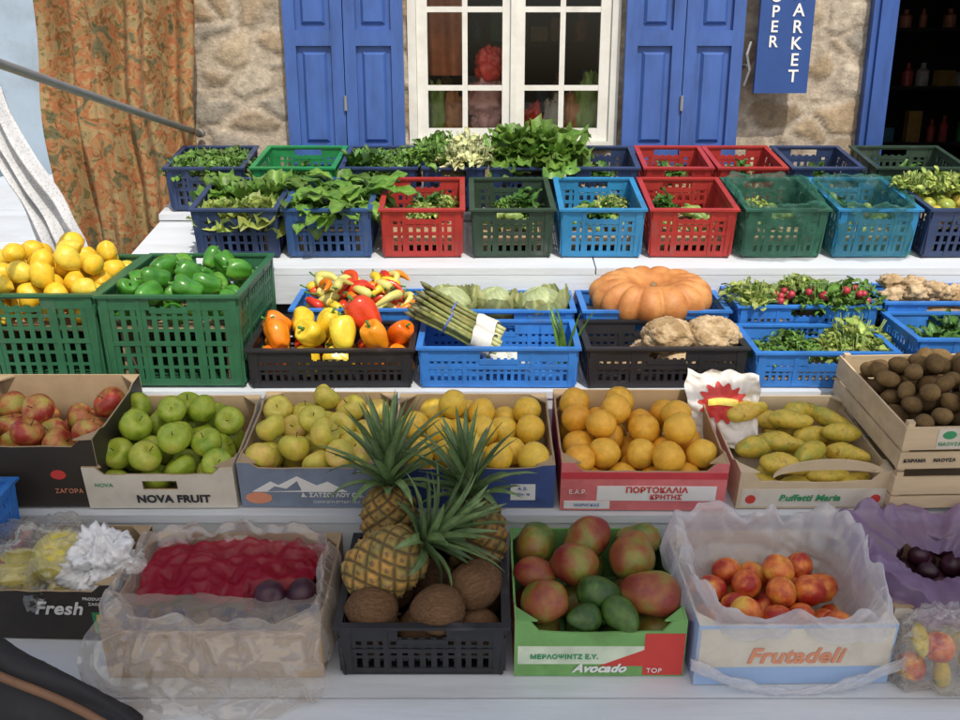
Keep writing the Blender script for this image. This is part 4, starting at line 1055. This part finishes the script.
# asparagus crate
Mx = row3(.055, .0, 0, -.6)
plastic_crate(Mx, .475, .26, .13, C['blue'], 'bright blue plastic crate holding asparagus', .02)
M_asp = leafmat('asparagus_green', (.11, .16, .05), (.28, .32, .11), .05); M_paper = mat('pale_paper', (.62, .62, .58), .6, .1, 20, .5, 30, .006)
def asparagus(M, label, n=22):
    asp = empty('asparagus_bundle', M @ Matrix.Scale(.86, 4), label, 'asparagus', 'asparagus bundles in the blue crate')
    b = MB()
    for i in range(n):
        a = i*2.4; rr = .034*math.sqrt(i/n); L0 = R.uniform(-.025, .025)
        y, z = rr*math.cos(a), rr*math.sin(a); k = 1.35
        b.tube([(-.13+L0, y*k, z*k), (.0, y, z), (.13, y, z)], [.0075, .0085, .0085], 7, 0, tint(.3, .3))
        b.tube([(-.170+L0, y*k*1.1, z*k*1.1), (-.150+L0, y*k, z*k), (-.125+L0, y*k, z*k)], [.002, .0090, .0085], 7, 0, (.8, .65, .75))
        b.tube([(.13, y, z), (.165, y, z)], [.0087, .008], 7, 1, (1.3, 1.2, 1.3))
    link('spears', b.mesh('spears', [M_asp, M_stalk], True), asp)
    b = MB(); vs = []
    for i in range(10):
        for k in range(28):
            a = 2*math.pi*k/28; x = .06+.075*i/9+.008*math.sin(a*2+1); r_ = .042+.004*noise.noise(Vector((i*.8, math.cos(a)*2, math.sin(a)*2)))+.0006*i
            vs.append((x, r_*math.cos(a), r_*math.sin(a)))
    b.add(vs, grid_faces(10, 28, True)); link('paper_wrap', b.mesh('paper_wrap', [M_paper], True), asp)
    b = MB(); b.tube([(-.04, 0, 0), (-.034, 0, 0)], [.0415, .041], 18, cap=False); link('rubber_band', b.mesh('rubber_band', [M_inkbl], True), asp)
asparagus(Mx @ Matrix.Translation((-.125, .125, .150)) @ Matrix.Rotation(rad(-12), 4, 'Z') @ Matrix.Rotation(rad(27), 4, 'Y'), 'bundle of green asparagus wrapped in pale paper')
asparagus(Mx @ Matrix.Translation((-.115, .190, .165)) @ Matrix.Rotation(rad(-12), 4, 'Z') @ Matrix.Rotation(rad(25), 4, 'Y'), 'bundle of green asparagus wrapped in pale paper')
blob(Mx @ Matrix.Translation((.03, .10, .055)), .075, .055, .035, mat('white_bulb', (.62, .64, .58), .4, .1, 20, .3), 'paper_bag', 'white paper bag tucked beneath asparagus', 'bag', .3, 6)
b = MB()
for i in range(9):
    leaf(b, (R.uniform(-.015, .015), 0, 0), R.uniform(0, 6.28), R.uniform(1.2, 1.5), R.uniform(.16, .23), .022, .4, .02, 'lance', tint(), 6, .2)
tag(link('spring_onion', b.mesh('spring_onion', [M_leaf_m], True), None, Mx @ Matrix.Translation((.205, .10, .02))), 'upright green onion leaves in the blue crate', 'spring onion')
# cabbages behind
Mx = row3(.055, .28, .02)
e = plastic_crate(Mx, .50, .225, .135, C['blue'], 'bright blue plastic crate of pale cabbages', .02); insert(e, .5, .225, .05)
for i, (x, y, r) in enumerate(((-.160, .10, .074), (-.005, .12, .068), (.145, .10, .076))):
    cabbage(Mx, (x, y, .120), r, i+1, 'pale green loose round cabbage head in blue crate')
# black crate with celeriac
Mx = row3(.555, .0, 0, .5)
plastic_crate(Mx, .475, .26, .13, C['black'], 'black plastic crate of knobbly celeriac roots', .022)
for i, (x, y, z, r) in enumerate(((-.17, .12, .040, .045), (-.09, .10, .040, .045), (.05, .09, .055, .060), (.16, .09, .06, .062), (.10, .20, .06, .055), (-.03, .19, .05, .05), (.020, .11, .128, .082), (.155, .11, .128, .088))):
    blob(Mx @ Matrix.Translation((x, y, z)), r, r*.9, r*.68, F['root'], 'celeriac', 'knobbly pale brown celeriac root', 'celeriac', .14, i+1, fr=2.6, n=48)['group'] = 'celeriac in the black crate'
# pumpkin crate
Mx = row3(.57, .275, .02)
e = plastic_crate(Mx, .47, .235, .135, C['blue'], 'bright blue plastic crate under a large pumpkin', .02); insert(e, .47, .235, .08)
pk = empty('pumpkin', Mx @ Matrix.Translation((.0, .118, .150)) @ Matrix.Rotation(rad(6), 4, 'X'), 'large ribbed orange brown pumpkin resting in blue crate', 'pumpkin')
b = MB(); vs = []
nu, nv = 180, 34
for j in range(nv+1):
    ph = math.pi*j/nv; s = math.sin(ph)
    for i in range(nu):
        th = 2*math.pi*i/nu; k = abs(math.cos(th*7.5+.4*math.sin(th*2)+.3*math.sin(th*3)))**.6
        rr = .207*s**.80*(.87+.13*k)*(1+.04*noise.noise(Vector((math.cos(th)*2, math.sin(th)*2, ph)))); z = .074*math.cos(ph)*(1+.18*k*s)-.040*math.exp(-(ph/.35)**2)
        vs.append((rr*math.cos(th), rr*math.sin(th)*.78, z))
b.add(vs, grid_faces(nv+1, nu, True)); link('pumpkin_body', b.mesh('pumpkin_body', [F['pump']], True), pk)
b = MB(); b.tube([(0, 0, .015), (.003, 0, .034), (.008, .0, .044)], [.016, .010, .011], 8); link('stem', b.mesh('stem', [mat('dry_stem', (.28, .20, .10), .8, .2, 40, .3)], True), pk)
# parsley crate / radish crate
Mx = row3(1.03, .0, 0, -.6)
e = plastic_crate(Mx, .42, .26, .115, C['blue'], 'bright blue plastic crate of parsley bunches', .02); insert(e, .42, .26, .03)
for (x, y, k, s) in ((-.15, .08, 'herb', .8), (-.03, .10, 'herb', .7), (.12, .10, 'herbl', 1.2), (.15, .19, 'herbl', 1.35), (-.05, .19, 'herb', .8)):
    greens(Mx, (x, y, .045), k, 'bunch of curly green parsley in blue crate', s, 'parsley_bunch', 'parsley')
Mx = row3(1.06, .28, .03)
e = plastic_crate(Mx, .45, .23, .14, C['blue'], 'bright blue plastic crate of radishes with tops', .02); insert(e, .45, .23, .07)
for (x, y, k) in ((-.16, .08, 'herbl'), (-.08, .12, 'spinach'), (.02, .14, 'herbl'), (.12, .12, 'spinach'), (.17, .08, 'herb'), (.06, .05, 'herb')): greens(Mx, (x, y, .105), k, 'leafy green radish tops in the blue crate', 1.1 if k != 'spinach' else .7, 'radish_greens', 'radish leaves')
F['radish'] = fruitmat('radish_skin', [(.2, (.36, .02, .04)), (.8, (.50, .04, .06))], 1, .35, .5)
FM['radish'] = fmesh('radish', f_citrus, F['radish'], 2, .08, 14, 10); NAMES['radish'] = 'radish'
for i in range(26):
    cx_ = R.choice((-.07, .03, .12, .17)); fruit('radish', (cx_+R.uniform(-.03, .03), R.uniform(.01, .09), R.uniform(.145, .185)), R.uniform(.010, .014), Mx, 'small red radish among green tops', 'radishes in the blue crate', 90)
# right crates
Mx = row3(1.50, .02, .02)
e = plastic_crate(Mx, .40, .26, .13, C['blue'], 'bright blue plastic crate with dark leaves', .02); insert(e, .4, .26, .04)
for (x, y) in ((-.1, .1), (.05, .12), (.0, .2)): greens(Mx, (x, y, .05), 'dark', 'dark green leaves low in blue crate', .7)
Mx = row3(1.50, .285, .05)
e = plastic_crate(Mx, .38, .22, .13, C['blue'], 'bright blue plastic crate of ginger roots', .02); insert(e, .38, .22, .08)
for i in range(16): blob(Mx @ Matrix.Translation((R.uniform(-.14, .13), R.uniform(.05, .17), R.uniform(.11, .16))), .042, .03, .027, F['root'], 'ginger_root', 'knobbly tan ginger root', 'ginger', .4, i+20, n=16)['group'] = 'ginger in the blue crate'
Mx = row3(1.285, .30, .06); blob(Mx @ Matrix.Translation((0, .08, .03)), .05, .07, .075, mat('black_bag', (.015, .015, .017), .35, .2, 20, .4), 'plastic_bag', 'black plastic bag stuffed between crates', 'bag', .3, 15)

# ================================================================== ROW 4/5
def row4(x, yaw=0): return place(x, 3.20, 1.047, 11.5, yaw)
def row5(x, yaw=0, dz=0): return place(x, 3.59, 1.157+dz, 11.5, yaw)
R4 = [(-.845, .31, 'navy', 'lettuce', 'dark blue'), (-.525, .315, 'dblue', 'spinach', 'blue'), (-.20, .30, 'red', 'bits', 'red'), (.112, .30, 'dgreen', 'low', 'dark green'),
      (.422, .305, 'sky', 'low', 'bright blue'), (.735, .31, 'red', 'low', 'red'), (1.055, .30, 'teal', 'low', 'green'), (1.37, .295, 'sky', 'low', 'netted blue'), (1.70, .33, 'navy', 'fruit', 'dark blue')]
what = {'lettuce': 'lettuce', 'spinach': 'spinach', 'bits': 'small vegetables', 'low': 'low green vegetables', 'fruit': 'pale tomatoes and greens'}
F['tomato'] = fruitmat('tomato_skin', [(.2, (.30, .38, .06)), (.7, (.60, .50, .08)), (.95, (.70, .25, .04))], .8, .25, .6); FM['tomato'] = fmesh('tomato', f_peach, F['tomato'], 2, .08, 18, 12, None); NAMES['tomato'] = 'tomato'
F['zuc'] = fruitmat('courgette_skin', [(.2, (.10, .2, .03)), (.8, (.35, .45, .12))], 2, .4, .4); FM['zuc'] = fmesh('courgette', f_long, F['zuc'], 2, .1, 14, 12); NAMES['zuc'] = 'courgette'
for i, (x, w, c, k, cn) in enumerate(R4):
    Mx = row4(x, R.uniform(-1.5, 1.5)); e = plastic_crate(Mx, w-.016, .355, .178, C[c], '%s plastic crate holding %s' % (cn, what[k]), .026)
    if k == 'lettuce':
        insert(e, w-.016, .355, .09)
        for (a, y, s) in ((-.07, .09, .8), (.06, .08, .95), (0, .2, .8), (-.08, .27, .8), (.09, .25, .9)): greens(Mx, (a, y, .10), 'romaine' if y > .15 else 'lettuce', 'pale green leafy lettuce in dark crate', s, 'lettuce', 'lettuce')
    elif k == 'spinach':
        insert(e, w-.016, .355, .10)
        for (a, y, s) in ((-.07, .08, .9), (.05, .07, 1.0), (-.05, .18, 1.1), (.09, .2, 1.1), (0, .28, 1.0)): greens(Mx, (a, y, .13), 'spinach', 'bunch of green spinach leaves', s, 'spinach_bunch', 'spinach')
    elif k == 'fruit':
        insert(e, w-.016, .355, .11)
        for (a, y, z, r) in pack(30, w-.03, .34, .026, .032, .11, 0, .16): fruit('tomato', (a, y, z), r, Mx, 'yellow green tomato in dark blue crate', 'tomatoes in the dark crate')
        for a in (-.12, -.04, .05, .12): greens(Mx, (a, .22, .16), 'herbl', 'bunch of light green herbs', .9)
    else:
        insert(e, w-.016, .355, .05)
        for j in range(18 if k == 'low' else 9):
            rot = Euler((rad(R.uniform(60, 120)), 0, R.uniform(0, 6.28))).to_matrix().to_4x4()
            fruit('zuc', (R.uniform(-.09, .09), R.uniform(.08, .30), .073+.02*R.random()), .025, Mx, 'pale green courgette low in the crate', 'courgettes in the crates', rot=rot)
        for j in range(3 if i not in (5, 6, 7) else 1): greens(Mx, (R.uniform(-.08, .08), R.uniform(.18, .30), .07), R.choice(['herb', 'dark', 'herbl']), 'loose green leaves low in crate', .65)
    if i in (6, 7):
        liner(Mx, w-.015, .35, .178, [(-.04, .10, 0), (-.025, .15, 0), (-.006, .188, 0), (.008, .196, 0), (.014, .16, 0), (.018, .11, 0), (.020, .06, 0), (.024, .012, 0)], M_net, 'netting', 'loose green mesh netting draped over a crate', 'netting', .024, 20+i, fr0=9, rimamp=.8)
R5 = [(-1.05, .31, 'navy', 'herb', 'dark blue'), (-.71, .33, 'mgreen', 'few', 'bright green'), (-.385, .30, 'navy', 'herb', 'dark blue'), (-.10, .25, 'navy', 'frisee', 'dark blue'), (.18, .29, 'navy', 'roma', 'dark blue'), (.475, .27, 'navy', 'few', 'dark blue'),
      (.755, .27, 'red', 'few', 'red'), (1.035, .27, 'red', 'few', 'red'), (1.32, .28, 'navy', 'few', 'dark blue'), (1.68, .36, 'dgreen', 'few', 'dark green')]
for i, (x, w, c, k, cn) in enumerate(R5):
    Mx = row5(x, R.uniform(-2, 2)); e = plastic_crate(Mx, w-.014, .30, .172, C[c], '%s plastic crate in the upper row%s' % (cn, {'few': '', 'herb': ' with herbs', 'frisee': ' with curly endive', 'roma': ' with big lettuces'}[k]), .026)
    if k == 'few':
        insert(e, w-.014, .30, .05); greens(Mx, (0, .2, .06), 'dark', 'dark leaves low in the crate', .6)
    elif k == 'herb':
        insert(e, w-.014, .30, .09)
        for (a, y) in ((-.09, .08), (.02, .07), (.1, .1), (-.06, .2), (.07, .21)): greens(Mx, (a, y, .105), R.choice(['herb', 'dark', 'herb']), 'bunch of green herbs', .95, 'herb_bunch', 'herbs')
    elif k == 'frisee':
        insert(e, w-.014, .30, .12)
        for (a, y, kk) in ((-.08, .10, 'herb'), (.04, .08, 'frisee'), (-.06, .22, 'herb'), (.05, .2, 'frisee'), (.09, .10, 'frisee')): greens(Mx, (a, y, .145), kk, 'curly pale endive head', 1.2, 'endive', 'endive')
    else:
        insert(e, w-.014, .30, .11)
        for (a, y, s) in ((-.09, .12, .74), (.02, .09, .70), (.12, .11, .76), (-.04, .2, .95), (.09, .21, 1.02)): greens(Mx, (a, y, .155), 'romaine', 'green romaine lettuce in the upper row', s, 'lettuce', 'lettuce')

# left-edge bits
plastic_crate(place(-1.345, 2.02, .42, 4), .36, .15, .10, C['red'], 'red plastic crate at the end of the stall', .024)
plastic_crate(place(-1.365, 2.02, .535, 4), .36, .15, .13, C['blue'], 'blue plastic crate stacked on a red one', .022)
# black bag with strap: slopes down from a tall left end
bg = empty('shoulder_bag', place(-.98, 1.63, T1(1.63)+.002), 'soft black shoulder bag with brown strap', 'bag')
def bagtop(u): return .385*(1-u)**.85*(1+.05*math.sin(u*9))+.014
b = MB(); vs = []
for i in range(81):
    u = i/80; x = -.25+.50*u; top = bagtop(u)
    for j in range(49):
        a = math.pi*2*j/48; ca = math.cos(a); sa = math.sin(a)
        fold = .007*math.sin(a*5+u*7)+.016*noise.noise(Vector((u*4, ca*1.3, sa*1.3)))+.008*crease(Vector((u*7, ca*2, sa*2)))
        hh = top/2; yy = (.080*(1-u*.45)+fold)*ca*(1-.35*max(0, sa)); zz = hh+(hh+fold*.5)*sa
        vs.append((x+.02*sa, yy, max(.001, zz)))
b.add(vs, grid_faces(81, 49)+[tuple(range(49))[::-1], tuple(80*49+k for k in range(49))])
link('bag_body', b.mesh('bag_body', [mat('black_cloth', (.016, .016, .019), .7, .3, 20, .3)], True), bg)
b = MB(); sp = []
for i in range(12):
    u = .30+.66*i/11; sp.append((-.25+.50*u+.01, -.055*(1-u*.45)-.012, bagtop(u)*.86+.004))
b.tube(sp, .009, 8); link('strap', b.mesh('strap', [mat('brown_leather', (.20, .10, .05), .5, .2, 20, .3)], True), bg)

# ================================================================== light, camera
w = bpy.data.worlds.new('World'); scene.world = w; w.use_nodes = True
nt = w.node_tree; sky = nt.nodes.new('ShaderNodeTexSky'); sky.sky_type = 'NISHITA'; sky.sun_disc = False
EL = 55; AZ = 160   # sun comes from behind the camera, a little to the right
sd = Vector((math.sin(rad(AZ))*math.cos(rad(EL)), math.cos(rad(AZ))*math.cos(rad(EL)), math.sin(rad(EL))))
sky.sun_elevation = rad(EL); sky.sun_rotation = rad(AZ); sky.dust_density = 3.0
bgd = nt.nodes['Background']; nt.links.new(sky.outputs[0], bgd.inputs[0]); bgd.inputs[1].default_value = .15
L = bpy.data.lights.new('sun', 'SUN'); L.energy = 3.2; L.angle = rad(.6); L.color = (1, .94, .84)
lo = bpy.data.objects.new('sun', L); COL.objects.link(lo); lo.rotation_euler = sd.to_track_quat('Z', 'Y').to_euler()
cam = bpy.data.cameras.new('camera'); cam.lens = 34.6; cam.sensor_width = 36; cam.clip_end = 500; cam.clip_start = .05
co_ = bpy.data.objects.new('camera', cam); COL.objects.link(co_); co_.location = (0, 0, 1.65); co_.rotation_euler = (rad(73), 0, 0)
scene.camera = co_
scene.view_settings.view_transform = 'Standard'; scene.view_settings.look = 'None'; scene.view_settings.exposure = 0
